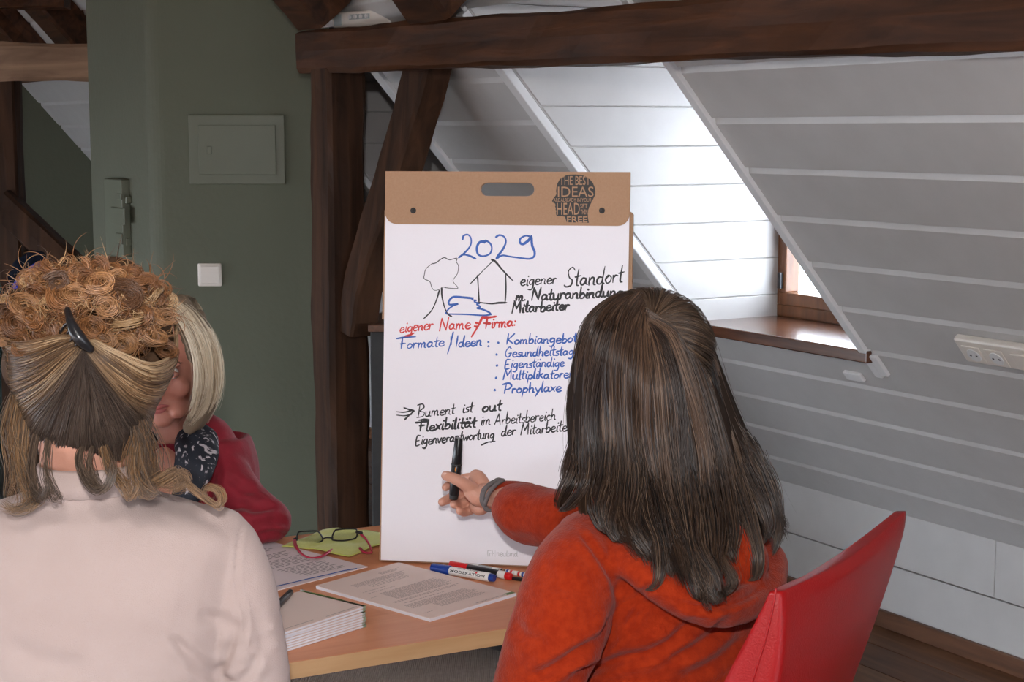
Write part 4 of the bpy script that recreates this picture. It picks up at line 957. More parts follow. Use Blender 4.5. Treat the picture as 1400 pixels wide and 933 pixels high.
def face_parts(parent, c, R, k=1.0, skin='skin', brow=(.12, .07, .04)):
    def q(x, y, z): return c+R@(np.array([x, y, z])*k)
    for s in (-1, 1):
        bm = bmesh.new(); ell(bm, q(s*.031, .0755, .003), np.array([.0122]*3)*k, R); eb = bobj('eyeball', bm, M['eyewhite'], parent, smooth=True)
        bm = bmesh.new(); ell(bm, q(s*.031, .0862, .002), np.array([.0055, .0022, .0055])*k, R); bobj('iris', bm, M['iris'], eb, smooth=True)
        bm = bmesh.new(); ell(bm, q(s*.031, .0878, .002), np.array([.0024, .0012, .0024])*k, R); bobj('pupil', bm, M['black'], eb, smooth=True)
        S_ = []
        for i in range(60):
            u = RNG.uniform(-1, 1); x = s*(.030+.018*u); z = .0255+.003*(1-u*u)+RNG.uniform(-.0016, .0016)
            a = q(x, .0885-.006*abs(u), z); S_.append(np.array([a, a+R@np.array([s*.004, .001, .0015]), a+R@np.array([s*.008, .0005, .001])]))
        strands('eyebrow', np.array(S_), np.full(60, .0004), np.tile(brow, (60, 1)), parent)
    bm = bmesh.new(); tube(bm, [q(-.021, .0795, -.0625), q(-.01, .0908, -.059), q(0, .0925, -.0605), q(.01, .0908, -.059), q(.021, .0795, -.0625)], [.0022*k, .0042*k, .0042*k, .0042*k, .0022*k], n=14)
    tube(bm, [q(-.019, .0790, -.064), q(-.009, .0895, -.0685), q(0, .0915, -.0695), q(.009, .0895, -.0685), q(.019, .079, -.064)], [.0022*k, .0045*k, .005*k, .0045*k, .0022*k], n=14)
    bobj('lips', bm, M['lips'], parent, smooth=True)

def strands(name, Pt, rad, col, parent, sides=3, mt='hair', taper=True, **k):
    """Pt (S,N,3) paths, rad (S,), col (S,3) or (S,N,3) -> one mesh of tapered hairs"""
    S, N, _ = Pt.shape
    T = np.gradient(Pt, axis=1); T /= np.linalg.norm(T, axis=2, keepdims=True)+1e-12
    ref = np.array([.31, .53, .79]); A = np.cross(T, ref); A /= np.linalg.norm(A, axis=2, keepdims=True)+1e-9; B = np.cross(T, A)
    tt = np.linspace(0, 1, N); pr = (1-.75*np.clip((tt-.6)/.4, 0, 1)) if taper else np.ones(N)
    r = rad[:, None]*pr[None]; V = []
    for j in range(sides):
        a = 2*math.pi*j/sides; V.append(Pt+(A*math.cos(a)+B*math.sin(a))*r[..., None])
    V = np.stack(V, 2).reshape(-1, 3)           # (S,N,sides)
    idx = np.arange(S*N*sides).reshape(S, N, sides)
    a = idx[:, :-1, :]; b = idx[:, 1:, :]
    F = np.stack([a, np.roll(a, -1, 2), np.roll(b, -1, 2), b], -1).reshape(-1, 4)
    me = bpy.data.meshes.new(name); me.vertices.add(len(V)); me.vertices.foreach_set('co', V.ravel())
    me.loops.add(F.size); me.loops.foreach_set('vertex_index', F.ravel().astype(np.int32))
    me.polygons.add(len(F)); me.polygons.foreach_set('loop_start', np.arange(0, F.size, 4, dtype=np.int32)); me.polygons.foreach_set('loop_total', np.full(len(F), 4, np.int32))
    me.update(calc_edges=True)
    c = np.asarray(col, float)
    if c.ndim == 2: c = np.repeat(c[:, None], N, 1)
    c = np.repeat(c[:, :, None], sides, 2).reshape(-1, 3)
    at = me.color_attributes.new('Col', 'FLOAT_COLOR', 'POINT'); at.data.foreach_set('color', np.c_[c, np.ones(len(c))].ravel())
    return mobj(name, me, M[mt], parent, **k)
def colour_mesh(me, c):
    n = len(me.vertices); at = me.color_attributes.new('Col', 'FLOAT_COLOR', 'POINT'); at.data.foreach_set('color', np.tile([*c, 1.0], n))
def guide_hair(G, n, N, spread, clump=.6, nclump=60, wave=.004, wfreq=3, curl=0, lift=None, u0=0, u1=1, tipcut=.12, depth=.015, dv=(0, 1, 0)):
    """G: (g,K,3) ordered guides -> n strands between them, gathered in locks"""
    G = np.array([crom(g, N) for g in G]); g = len(G)
    def at(u):
        x = np.clip(u, 0, 1)*(g-1); i = np.minimum(x.astype(int), g-2); f = (x-i)[:, None, None]; return G[i]*(1-f)+G[i+1]*f
    cu = RNG.uniform(u0, u1, nclump); cph = RNG.uniform(0, 6.28, (nclump, 3)); cd = RNG.uniform(0, 1, nclump); cl = RNG.uniform(1-tipcut*1.6, 1, nclump)
    u = RNG.uniform(u0, u1, n); near = np.argmin(np.abs(u[:, None]-cu[None]+RNG.normal(0, .02, (n, nclump))*1), 1)
    t = np.linspace(0, 1, N)
    own = at(u); lock = at(cu[near]); w = (clump*np.clip((t-.15)/.7, 0, 1)**.8)[None, :, None]
    Pt = own*(1-w)+lock*w
    ph = cph[near]; amp = (wave*t**1.2)[None, :, None]
    fr = (wfreq*(1+.3*np.sin(ph[:, 0])))[:, None]
    Pt = Pt+amp*np.stack([np.sin(fr*6.28*t[None]+ph[:, :1]), .7*np.sin(fr*6.28*t[None]+ph[:, 1:2]), .35*np.sin(fr*4*t[None]+ph[:, 2:3])], -1)
    Pt = Pt+RNG.normal(0, 1, (n, 1, 3))*spread*(.35+.65*t[None, :, None])*np.array([1, .6, .35])
    Pt = Pt+(np.array(dv)*1.0)[None, None]*((cd[near]*.7+RNG.uniform(0, .3, n))*depth)[:, None, None]*np.clip(t*4, 0, 1)[None, :, None]
    # cut to length
    L = (cl[near]*(1-tipcut*RNG.uniform(0, 1, n)**2))[:, None]*t[None]; x = L*(N-1); i = np.minimum(x.astype(int), N-2); f = (x-i)[..., None]
    k = np.arange(n)[:, None]; return Pt[k, i]*(1-f)+Pt[k, i+1]*f, near
def palette(n, cols, probs=None, jit=.12, near=None):
    cols = np.array(cols); i = RNG.choice(len(cols), n, p=probs)
    if near is not None:
        pc = RNG.choice(len(cols), near.max()+1, p=probs); i = np.where(RNG.random(n) < .55, pc[near], i)
    return np.clip(cols[i]*(1+RNG.normal(0, jit, (n, 1))), .002, 1)
def folds(me, lines, base=None):
    """press creases: (pixel polyline, width px, depth m); only on the skin facing the camera"""
    co = getco(me); no = getno(me); px = topx(co); view = co-CAM; view /= np.linalg.norm(view, axis=1)[:, None]
    fac = np.clip(-(no*view).sum(1)*3, 0, 1)
    dsp = np.zeros(len(co))
    for pl, wd_, dp in lines:
        pl = crom(np.array(pl, float), 20) if len(pl) > 2 else np.array(pl, float); dm = np.full(len(co), 1e9); tm = np.zeros(len(co))
        for i in range(len(pl)-1):
            a, b = pl[i], pl[i+1]; ab = b-a; tt = np.clip(((px-a)@ab)/(ab@ab), 0, 1); d = np.linalg.norm(px-a-tt[:, None]*ab, axis=1)
            m = d < dm; tm = np.where(m, (i+tt)/(len(pl)-1), tm); dm = np.minimum(d, dm)
        env = np.clip(np.minimum(tm, 1-tm)*6, 0, 1)
        dsp += -dp*np.exp(-(dm/wd_)**2)*env+dp*.5*np.exp(-((dm-wd_*1.9)/(wd_*1.1))**2)*env
    setco(me, co+no*(dsp*fac)[:, None])
def soft_noise(me, amp, f, seed=0):
    co = getco(me); no = getno(me); r = np.random.default_rng(seed); d = np.zeros(len(co))
    for k in range(7):
        v = r.normal(0, 1, 3)*f*(1+.35*k); d += np.sin(co@v+r.uniform(0, 6))/(1+.5*k)
    setco(me, co+no*(amp*d/2.5)[:, None])
def rings(bm, secs, R=None, seg=28, n=None):
    """torso: secs of (centre, halfwidth, halfdepth, right, forward)"""
    rs = []
    for c, a, b, X, Y in secs: rs.append([bm.verts.new(np.array(c)+np.array(X)*a*math.copysign(abs(math.cos(t))**.85, math.cos(t))+np.array(Y)*b*math.copysign(abs(math.sin(t))**.85, math.sin(t))) for t in np.linspace(0, 2*math.pi, seg, endpoint=False)])
    for p, q in zip(rs[:-1], rs[1:]):
        for k in range(seg): bm.faces.new([p[k], p[(k+1) % seg], q[(k+1) % seg], q[k]])
    bm.faces.new(rs[0][::-1]); bm.faces.new(rs[-1])
def torso(bm, pts, X, Y, n=24):
    """pts: (centre, halfwidth, halfdepth) resampled smoothly"""
    A = np.array([[*c, a, b] for c, a, b in pts]); A = crom(A, n); rings(bm, [(r[:3], r[3], r[4], X, Y) for r in A])

def hand_simple(bm, wrist, d, side, pn, k=1.0):
    """relaxed hand: d pointing direction, side = thumb side, pn = palm normal"""
    d, side, pn = (np.array(q, float)/np.linalg.norm(q) for q in (d, side, pn))
    def q(x, y, z): return wrist+(d*x+side*y+pn*z)*k
    tube(bm, [q(0, 0, 0), q(.03, 0, 0), q(.06, 0, 0), q(.085, -.002, 0)], [(.026*k, .018*k), (.034*k, .016*k), (.041*k, .015*k), (.038*k, .012*k)], ref=pn, n=10)
    for i, (y, L) in enumerate(((.028, .072), (.009, .08), (-.010, .074), (-.028, .058))):
        tube(bm, [q(.082, y, 0), q(.082+L*.45, y*1.1, .006), q(.082+L*.75, y*1.1, .018), q(.082+L*.92, y*1.08, .030)], [.0088*k, .0082*k, .0075*k, .0066*k], n=10, seg=10)
    tube(bm, [q(.02, .022, .004), q(.045, .045, .010), q(.070, .056, .016), q(.092, .058, .020)], [.013*k, .0115*k, .010*k, .0085*k], n=10, seg=10)

def seated_legs(parent, hip, f, w, mt='trouser', shin=(0, 0), shoe=True, foot_z=0.0, thigh=.43, drop=None, nz=.5):
    """trousers and shoes of a seated figure"""
    bm = bmesh.new()
    kn = []
    tube(bm, [hip-w*.10, hip+w*.10], [(.11, .12), (.11, .12)], ref=ZV)
    for s in (-1, 1):
        a = hip+w*.09*s; b = a+f*thigh+w*.03*s+ZV*(nz-hip[2]); c = np.array([*(b+f*shin[0]*1.0+w*.01*s)[:2], .11])
        tube(bm, [a, (a+b)/2, b], [.088, .078, .062], n=8); tube(bm, [b, (b+c)/2, c], [.060, .054, .045], n=8); kn.append(c)
    me = remesh(bm, .012, 4); mobj('trousers', me, M[mt], parent)
    for c in kn:
        bm = bmesh.new(); tube(bm, [c-ZV*.06-f*.03, c-ZV*.065+f*.06, c-ZV*.075+f*.15], [(.038, .042), (.04, .038), (.036, .026)], n=8, ref=ZV); me = remesh(bm, .008, 2)
        co = getco(me); co[:, 2] = np.maximum(co[:, 2], .012); setco(me, co); mobj('shoe', me, M['dark'], parent)
def stool(x, y, z, label):
    t = thing('stool', (x, y, 0), label, 'stool')
    bm = bmesh.new(); tube(bm, [(x, y, z-.05), (x, y, z)], [.17, .175], cap=False, seg=28, ref=(1, 0, 0)); bobj('seat', bm, M['dark'], t, bevel=.01)
    for i in range(4):
        a = math.pi/4+i*math.pi/2; bm = bmesh.new(); tube(bm, [(x+.17*math.cos(a), y+.17*math.sin(a), .0225), (x+.11*math.cos(a), y+.11*math.sin(a), z-.045)], [.012, .012], cap=False); bobj('leg', bm, M['darkmetal'], t, smooth=True)

# ------------------------------------------------------------------ C: woman in orange fleece
def woman_orange():
    f = np.array([-.70, .714, 0]); w = np.array([.714, .70, 0])     # chest direction, her right
    Hc_ = np.array([(884-700)/FPX*2.40, 2.40, 1.188]); HR = ROT(math.radians(24), math.radians(-6))
    Ls = P(800, 752, 2.215); Rs = Ls+w*.315+ZV*.005; nb = (Ls+Rs)/2+ZV*.05-f*.01
    Lel = P(722, 985, 2.17); Rel = np.array([.165, 2.70, .905])
    WY = 2.865
    wr = P(672, 679, WY)
    hip = np.array([CHS[0], CHS[1], .59])-CHF*(-.02)
    # ---- body: one skin. hand modelled in a finer net, joined inside the sleeve
    bm = bmesh.new(); head_bm(bm, Hc_, HR)
    tube(bm, [Hc_+HR@np.array([0, -.030, -.06]), nb+ZV*.01, nb-ZV*.06], [(.054, .058), (.056, .06), (.075, .07)], ref=HR[:, 0], n=8)
    torso(bm, [(nb-ZV*.03, .09, .06), ((Ls+Rs)/2-ZV*.03, .15, .085), ((Ls+Rs)/2-ZV*.18-f*.005, .150, .10), ((hip+(Ls+Rs)/2)/2, .13, .095), (hip, .15, .11)], w, f)
    tube(bm, [Ls, (Ls+Lel)/2, Lel], [.045, .042, .036], n=10); lw = Lel+np.array([.0, .235, -.01])
    tube(bm, [Lel, (Lel+lw)/2, lw], [.037, .034, .024], n=10); hand_simple(bm, lw, lw-Lel, (.3, .3, .6), (.5, .3, -.6))
    tube(bm, [Rs, (Rs+Rel)/2, Rel], [.045, .042, .036], n=10); FM = P(732, 700, 2.79); tube(bm, [Rel, FM], [.037, .034], n=8)
    me = remesh(bm, .0042, 3)
    # hand
    def h(x, y, d): return P(x, y, WY+.02+d)
    bh = bmesh.new()
    tube(bh, [P(732, 700, 2.79), P(700, 686, 2.835), P(680, 679.5, WY+.002), h(662, 676, -.012)], [(.031, .028), (.028, .024), (.0215, .0205), (.023, .020)], ref=ZV, n=14)
    # palm: metacarpal columns from wrist to knuckles, knuckles deeper than the palm
    K = [h(650, 653, .022), h(651, 665, .028), h(651, 678, .028), h(650, 690, .022)]
    for kp, r in zip(K, (.0125, .0125, .0122, .0112)):
        tube(bh, [h(668, 676, .0), (h(668, 676, .0)+kp)/2+(0, .002, 0), kp], [.0155, .0145, r], n=9, seg=12)
    tube(bh, [h(664, 668, .006), h(655, 655, .012), h(650, 651, .018)], [.013, .014, .0125], n=8)
    fing = [([K[0], h(634, 655, .036), h(618, 661, .026), h(609, 667, .012)], (.0098, .0092, .0084, .0074)),
            ([K[1], h(634, 670, .042), h(616, 681, .034), h(604, 687, .018)], (.0100, .0096, .0088, .0078)),
            ([K[2], h(640, 684, .038), h(628, 690, .026), h(620, 690, .006)], (.0096, .0092, .0084, .0074)),
            ([K[3], h(645, 697, .030), h(635, 701, .018), h(628, 699, .002)], (.0088, .0084, .0078, .0070))]
    for pts, r in fing: tube(bh, pts, r, n=18, seg=14)
    tube(bh, [h(664, 682, -.006), h(654, 679, -.016), h(643, 672, -.018)], [.0165, .0185, .0140], n=9)       # thenar
    tube(bh, [h(648, 672, -.014), h(638, 664, -.022), h(624, 656, -.0255), h(609, 650.5, -.020)], [.0145, .0118, .0104, .0088], n=18, seg=14)
    tube(bh, [h(664, 690, .004), h(656, 695, .008), h(650, 693, .016)], [.0135, .014, .012], n=8)            # heel of the hand
    mh = remesh(bh, .0016, 3)
    co = np.vstack([getco(me), getco(mh)]); n0 = len(me.vertices)
    fs = [tuple(p.vertices) for p in me.polygons]+[tuple(v+n0 for v in p.vertices) for p in mh.polygons]
    mb = bpy.data.meshes.new('person'); mb.from_pydata(co.tolist(), [], fs); mb.update()
    person = mobj('person', mb, M['skin'], label='woman with long dark brown hair and rust-orange fleece, arm stretched to the flip chart', cat='person', origin=(CHS[0], CHS[1], 0))
    face_parts(person, Hc_, HR, brow=(.04, .025, .015))
    for (a_, b_, r_n) in (((609, 650.5), (616, 652.8), .0062),):
        bm = bmesh.new(); ell(bm, h(608.5, 649.2, -.026), (.006, .0022, .0048)); bobj('thumb_nail', bm, M['nail'], person, smooth=True)
    # ---- fleece
    bm = bmesh.new(); mid = (Ls+Rs)/2
    torso(bm, [(nb+ZV*.012, .078, .072), (nb-ZV*.015, .115, .088), (mid-ZV*.012-f*.005, .170, .105), (mid-ZV*.085-f*.012, .180, .128), (mid-ZV*.19-f*.012, .178, .135), (mid*.5+hip*.5, .172, .135), (hip+ZV*.02, .185, .15), (hip-ZV*.06, .18, .15)], w, f, n=30)
    lsl = [P(806, 748, 2.225), P(782, 790, 2.18), P(768, 850, 2.155), P(742, 915, 2.15), P(722, 985, 2.16)]
    tube(bm, lsl, [.052, .064, .067, .062, .058], n=16, seg=20)
    tube(bm, [P(830, 728, 2.26), P(800, 748, 2.235)], [.045, .05], n=6)
    tube(bm, [Lel, (Lel+lw)/2, Lel*.15+lw*.85], [.058, .05, .042], n=12, seg=18)
    tube(bm, [Rs, (Rs+Rel)/2, Rel+[.0, 0, -.004]], [.058, .060, .058], n=12, seg=18)
    # reaching sleeve
    sl = [Rel+[0, 0, -.002], P(765, 710, 2.745), P(722, 702, 2.80), P(700, 692, 2.832), P(690, 687, 2.845)]
    tube(bm, sl, [.055, .052, .053, .043, .034], n=18, seg=20, cap=False)
    # hood lying on the upper back, thick folded roll
    hb = mid-f*.105+ZV*.0
    tube(bm, [P(812, 722, 2.24), P(862, 768, 2.165), P(915, 806, 2.15), P(975, 828, 2.16), P(1030, 812, 2.235), P(1046, 775, 2.31), P(1030, 745, 2.36)], [(.02, .016), (.030, .022), (.036, .028), (.040, .030), (.038, .03), (.034, .03), (.03, .026)], n=22, seg=16)
    ell(bm, P(945, 770, 2.225), (.11, .05, .07))
    tube(bm, [nb-w*.07+ZV*.012, nb-f*.07+ZV*.012, nb+w*.07+ZV*.012, nb+f*.07+ZV*.01, nb-w*.07+ZV*.012], [.014]*5, n=24)
    me = remesh(bm, .0045, 5)
    soft_noise(me, .0022, 16, 3)
    folds(me, [([(785, 718), (812, 752), (838, 795), (845, 830)], 4.5, .004), ([(845, 830), (828, 870), (790, 893), (755, 915), (722, 930)], 8, .010), ([(845, 832), (868, 818), (900, 795)], 5, .004),
               ([(880, 812), (862, 848), (830, 885), (800, 905)], 6, .006), ([(960, 838), (900, 890), (840, 905), (775, 928)], 7, .006), ([(1000, 845), (960, 880), (900, 910)], 7, .006),
               ([(1046, 800), (1010, 822), (960, 832), (925, 822)], 5, .007), ([(1020, 870), (980, 905), (930, 930)], 8, .006), ([(700, 848), (720, 872), (750, 878)], 9, .005), ([(735, 775), (765, 800), (800, 805)], 12, .004),
               ([(672, 720), (700, 735), (735, 740)], 6, .003), ([(690, 690), (720, 700), (750, 700)], 8, .0025), ([(665, 702), (680, 722), (700, 738)], 5, .0035), ([(760, 935), (850, 900), (930, 880)], 9, .004)])
    mobj('fleece_jacket', me, M['orange'], person)
    # cuff: grey elastic ring around the wrist with its loop
    cu_ = [P(665, 697, 2.845), P(659, 684, 2.845), P(662, 670, 2.85), P(672, 661, 2.86), P(682, 656, 2.868), P(689, 661, 2.87), P(691, 674, 2.862), P(688, 690, 2.85), P(678, 698, 2.842), P(667, 698, 2.843)]
    bm = bmesh.new(); tube(bm, cu_, [(.0035, .0062)]*len(cu_), n=44, seg=12, ref=(-.7, .6, -.1)); me = remesh(bm, .0016, 2); soft_noise(me, .0006, 260, 5); mobj('elastic_cuff', me, M['greyrib'], person)
    bm = bmesh.new(); lp = [P(672, 662, 2.852), P(678, 672, 2.846), P(670, 684, 2.838), P(663, 694, 2.838)]
    tube(bm, [P(663, 690, 2.838), P(668, 676, 2.842), P(677, 664, 2.848), P(687, 657, 2.858)], [(.004, .006)]*4, n=18, ref=(0, 1, 0)); mobj('elastic_cuff', remesh(bm, .0016, 2), M['greyrib'], person)
    # sleeve mouth behind the ring
    bm = bmesh.new(); tube(bm, [P(684, 676, 2.868), P(700, 682, 2.87), P(716, 690, 2.86)], [(.026, .026), (.036, .034), (.043, .042)], n=8, seg=18, cap=True, ref=ZV); me = remesh(bm, .003, 3); mobj('sleeve_end', me, M['orange'], person)
    seated_legs(person, hip-ZV*.0+f*.0, CHF, CHW, thigh=.40, nz=.555)
    # ---- hair
    def H(*pts): return np.array([P(x, y, Y) for x, y, Y in pts])
    Gd = [H((862, 400, 2.40), (836, 407, 2.42), (800, 446, 2.44), (785, 520, 2.45), (784, 600, 2.43), (779, 650, 2.39), (771, 688, 2.34), (764, 697, 2.33)),
          H((864, 398, 2.38), (838, 412, 2.36), (804, 458, 2.355), (791, 540, 2.36), (790, 610, 2.34), (792, 660, 2.31), (790, 690, 2.28), (776, 700, 2.27)),
          H((868, 397, 2.36), (836, 424, 2.32), (815, 480, 2.30), (808, 550, 2.30), (812, 620, 2.28), (822, 680, 2.24), (832, 720, 2.20), (842, 745, 2.18)),
          H((872, 400, 2.34), (850, 428, 2.295), (835, 490, 2.275), (832, 560, 2.275), (838, 640, 2.25), (850, 700, 2.20), (868, 745, 2.165), (888, 768, 2.15)),
          H((878, 415, 2.32), (864, 445, 2.285), (856, 510, 2.262), (855, 580, 2.262), (864, 660, 2.235), (880, 730, 2.18), (905, 785, 2.14), (890, 812, 2.13)),
          H((882, 430, 2.30), (880, 470, 2.275), (882, 530, 2.255), (888, 600, 2.25), (898, 680, 2.22), (915, 745, 2.165), (940, 795, 2.125), (955, 822, 2.11)),
          H((884, 438, 2.295), (898, 470, 2.275), (912, 530, 2.262), (922, 600, 2.25), (934, 680, 2.22), (950, 750, 2.165), (968, 805, 2.12), (975, 828, 2.105)),
          H((884, 436, 2.295), (916, 462, 2.285), (938, 530, 2.275), (950, 600, 2.262), (962, 680, 2.235), (975, 745, 2.18), (985, 795, 2.14), (972, 822, 2.12)),
          H((882, 425, 2.31), (930, 450, 2.31), (958, 520, 2.31), (972, 590, 2.295), (990, 660, 2.265), (1005, 715, 2.22), (1012, 755, 2.185), (1000, 780, 2.17)),
          H((878, 410, 2.33), (924, 426, 2.34), (956, 484, 2.345), (985, 575, 2.335), (1008, 640, 2.31), (1028, 700, 2.27), (1040, 760, 2.225), (1028, 795, 2.21)),
          H((874, 402, 2.35), (922, 412, 2.375), (960, 462, 2.39), (984, 550, 2.385), (1018, 620, 2.36), (1048, 680, 2.33), (1062, 725, 2.30), (1060, 757, 2.29)),
          H((868, 398, 2.37), (916, 406, 2.40), (954, 448, 2.43), (980, 530, 2.43), (1012, 600, 2.41), (1045, 655, 2.38), (1062, 705, 2.36), (1072, 736, 2.35))]
    Gd[0][0] = Gd[1][0] = P(874, 398, 2.40); Gd[2][0] = P(877, 402, 2.36); Gd[11][0] = Gd[10][0] = P(880, 398, 2.40); Gd[9][0] = P(882, 404, 2.36)
    # under-mass
    bm = bmesh.new(); ell(bm, Hc_+HR@np.array([0, -.020, .036]), (.089, .104, .094), HR)
    for gi, r in ((1, .018), (2, .026), (3, .032), (4, .034), (5, .034), (6, .034), (7, .034), (8, .032), (9, .030), (10, .024)):
        g_ = Gd[gi][2:-2]+np.array([0, .034 if gi < 9 else .026, 0]); rr = [r]*len(g_); rr[0] = r*.6; rr[-1] = r*.55; rr[-2] = r*.8; tube(bm, g_, rr, n=10, seg=12)
    me = remesh(bm, .006, 4); colour_mesh(me, (.020, .0125, .009)); um = mobj('hair_mass', me, M['hairu'], person, kind='stuff')
    cols = [(.030, .017, .012), (.056, .031, .019), (.105, .059, .036), (.18, .11, .07), (.014, .010, .009)]
    Pt, near = guide_hair(Gd, 5200, 26, .0045, clump=.80, nclump=46, wave=.014, wfreq=1.7, tipcut=.26, depth=-.030)
    # strands over the crown, falling from the whorl
    cr_ = HR.T@(P(882, 436, 2.29)-Hc_)-np.array([0, -.020, .036]); cr_ /= np.linalg.norm(cr_); E1 = np.cross(cr_, [0, 0, 1.]); E1 /= np.linalg.norm(E1); E2 = np.cross(E1, cr_); nn = 1500; rr_ = np.array([.0915, .1065, .0965])
    aa = RNG.uniform(0, 2*math.pi, nn); Lg = RNG.uniform(.9, 1.5, nn); st = RNG.uniform(0, .25, nn); tt = np.linspace(0, 1, 16)
    th_ = st[:, None]+(Lg-st)[:, None]*tt[None]; bend = aa[:, None]+.25*np.sin(3*aa)[:, None]*tt[None]
    dd = cr_*np.cos(th_)[..., None]+(E1*np.cos(bend)[..., None]+E2*np.sin(bend)[..., None])*np.sin(th_)[..., None]
    Cp = Hc_+(np.array([0, -.020, .036])+dd*rr_*(1+RNG.uniform(0, .02, (nn, 1, 1))))@HR.T
    strands('hair', Cp, RNG.uniform(.0004, .0007, nn), palette(nn, [(.05, .031, .020), (.085, .053, .034), (.12, .075, .045), (.03, .018, .012)]), person, kind='stuff')
    # darker towards the tips
    c = palette(5200, cols, [.3, .28, .2, .08, .14], near=near)
    strands('hair', Pt, RNG.uniform(.00045, .00085, 5200), c[:, None]*np.linspace(1.1, .62, 26)[None, :, None], person, kind='stuff')
    Pt, near = guide_hair(Gd, 420, 26, .010, clump=.3, nclump=80, wave=.008, wfreq=2, tipcut=.3, depth=-.02)
    strands('stray_hair', Pt, np.full(420, .00026), palette(420, cols, [.2, .3, .3, .1, .1]), person, kind='stuff')
    # tapering wavy locks that end in points and hooks
    LK = [[(812, 560, 2.29), (806, 620, 2.27), (800, 665, 2.25), (780, 692, 2.26), (764, 699, 2.27)], [(796, 600, 2.33), (786, 640, 2.30), (775, 668, 2.29), (767, 690, 2.30), (772, 700, 2.30)],
          [(830, 590, 2.255), (824, 650, 2.22), (818, 690, 2.19), (826, 722, 2.175), (834, 730, 2.175)], [(845, 610, 2.245), (842, 670, 2.21), (836, 710, 2.18), (846, 738, 2.165), (853, 728, 2.17)],
          [(862, 620, 2.235), (856, 680, 2.20), (862, 722, 2.165), (880, 752, 2.15), (896, 770, 2.145)], [(878, 640, 2.23), (884, 700, 2.185), (900, 740, 2.155), (902, 780, 2.13), (893, 802, 2.125), (882, 806, 2.125)],
          [(890, 640, 2.225), (905, 700, 2.18), (915, 745, 2.15), (914, 775, 2.135), (918, 790, 2.13)], [(900, 640, 2.22), (918, 700, 2.18), (936, 750, 2.145), (948, 790, 2.12), (956, 815, 2.11), (968, 825, 2.11)],
          [(926, 640, 2.22), (938, 700, 2.18), (948, 760, 2.14), (960, 800, 2.115), (978, 822, 2.105), (988, 812, 2.108)], [(948, 640, 2.225), (958, 700, 2.185), (966, 750, 2.15), (974, 790, 2.12), (966, 818, 2.11), (954, 818, 2.11)],
          [(940, 620, 2.23), (950, 690, 2.19), (955, 740, 2.15), (975, 780, 2.12), (985, 810, 2.108)], [(966, 630, 2.235), (976, 690, 2.20), (982, 740, 2.165), (978, 780, 2.13), (986, 800, 2.12)],
          [(980, 620, 2.26), (992, 670, 2.235), (1002, 720, 2.20), (998, 755, 2.18), (1006, 770, 2.175)], [(990, 620, 2.275), (1008, 670, 2.25), (1026, 720, 2.22), (1036, 760, 2.20), (1032, 788, 2.195), (1020, 794, 2.195)],
          [(1002, 610, 2.32), (1024, 650, 2.30), (1044, 690, 2.28), (1050, 720, 2.27), (1042, 745, 2.265)], [(1008, 600, 2.35), (1034, 640, 2.335), (1056, 690, 2.32), (1062, 730, 2.30), (1056, 760, 2.29)],
          [(1012, 600, 2.37), (1036, 632, 2.36), (1054, 668, 2.35), (1064, 705, 2.34), (1076, 738, 2.33)], [(1000, 580, 2.36), (1028, 615, 2.36), (1044, 650, 2.35), (1058, 690, 2.34), (1070, 712, 2.335)],
          [(984, 560, 2.35), (1006, 600, 2.34), (1024, 640, 2.32), (1040, 665, 2.31), (1052, 672, 2.31)], [(868, 600, 2.24), (876, 660, 2.21), (870, 710, 2.18), (884, 740, 2.155), (880, 765, 2.15)]]
    for g_ in LK:
        m = 95; N = 24; c = crom(H(*g_), N); t = np.linspace(0, 1, N)[None, :, None]; s = .011*(1-t)**.65+.0007
        o = RNG.normal(0, 1, (m, 1, 3))*np.array([.8, .45, .3]); ph = RNG.uniform(0, 6.28, 2)
        Q = c[None]+o*s+np.array([.004, 0, .0])*np.sin(t*7+ph[0])*t*(1-t)*2+np.array([0, -.004, 0])
        L = RNG.uniform(.78, 1, m)[:, None]; s0__ = RNG.uniform(0, .55, m)[:, None]; L = (s0__+(L-s0__)*np.linspace(0, 1, N)[None])*(N-1); i = np.minimum(L.astype(int), N-2); fr = (L-i)[..., None]; k = np.arange(m)[:, None]; Q = Q[k, i]*(1-fr)+Q[k, i+1]*fr
        strands('hair_lock', Q, RNG.uniform(.0004, .0007, m), palette(m, [(.022, .013, .010), (.042, .024, .016), (.078, .046, .029), (.013, .009, .008), (.125, .08, .052)], [.3, .3, .2, .12, .08])*RNG.uniform(.8, 1.2), person, kind='stuff')
    # marker in the hand
    a = h(627.5, 599, -.004); b = h(620, 683, -.006)
    pen('marker_pen', a, b, [(0, .42, .0072, .0094, 'black', 'cap'), (.42, .45, .0098, .0098, 'dark', 'ring'), (.45, .93, .0092, .0090, 'black', 'barrel'), (.93, 1, .0084, .0075, 'dark', 'end_plug')], 'black marker held upright in the pointing hand of the woman in orange', 'marker')
    mp_ = [o for o in bpy.data.objects if o.name.startswith('marker_pen')][0]
    bm = bmesh.new(); c = a+(b-a)*.50+np.array([-.001, -.0090, 0]); ell(bm, c, (.0012, .0010, .004)); bobj('orange_mark', bm, mat('orange_print', (.7, .25, .03)), mp_, smooth=True)
    return person
RNG = np.random.default_rng(21)
woman_orange()

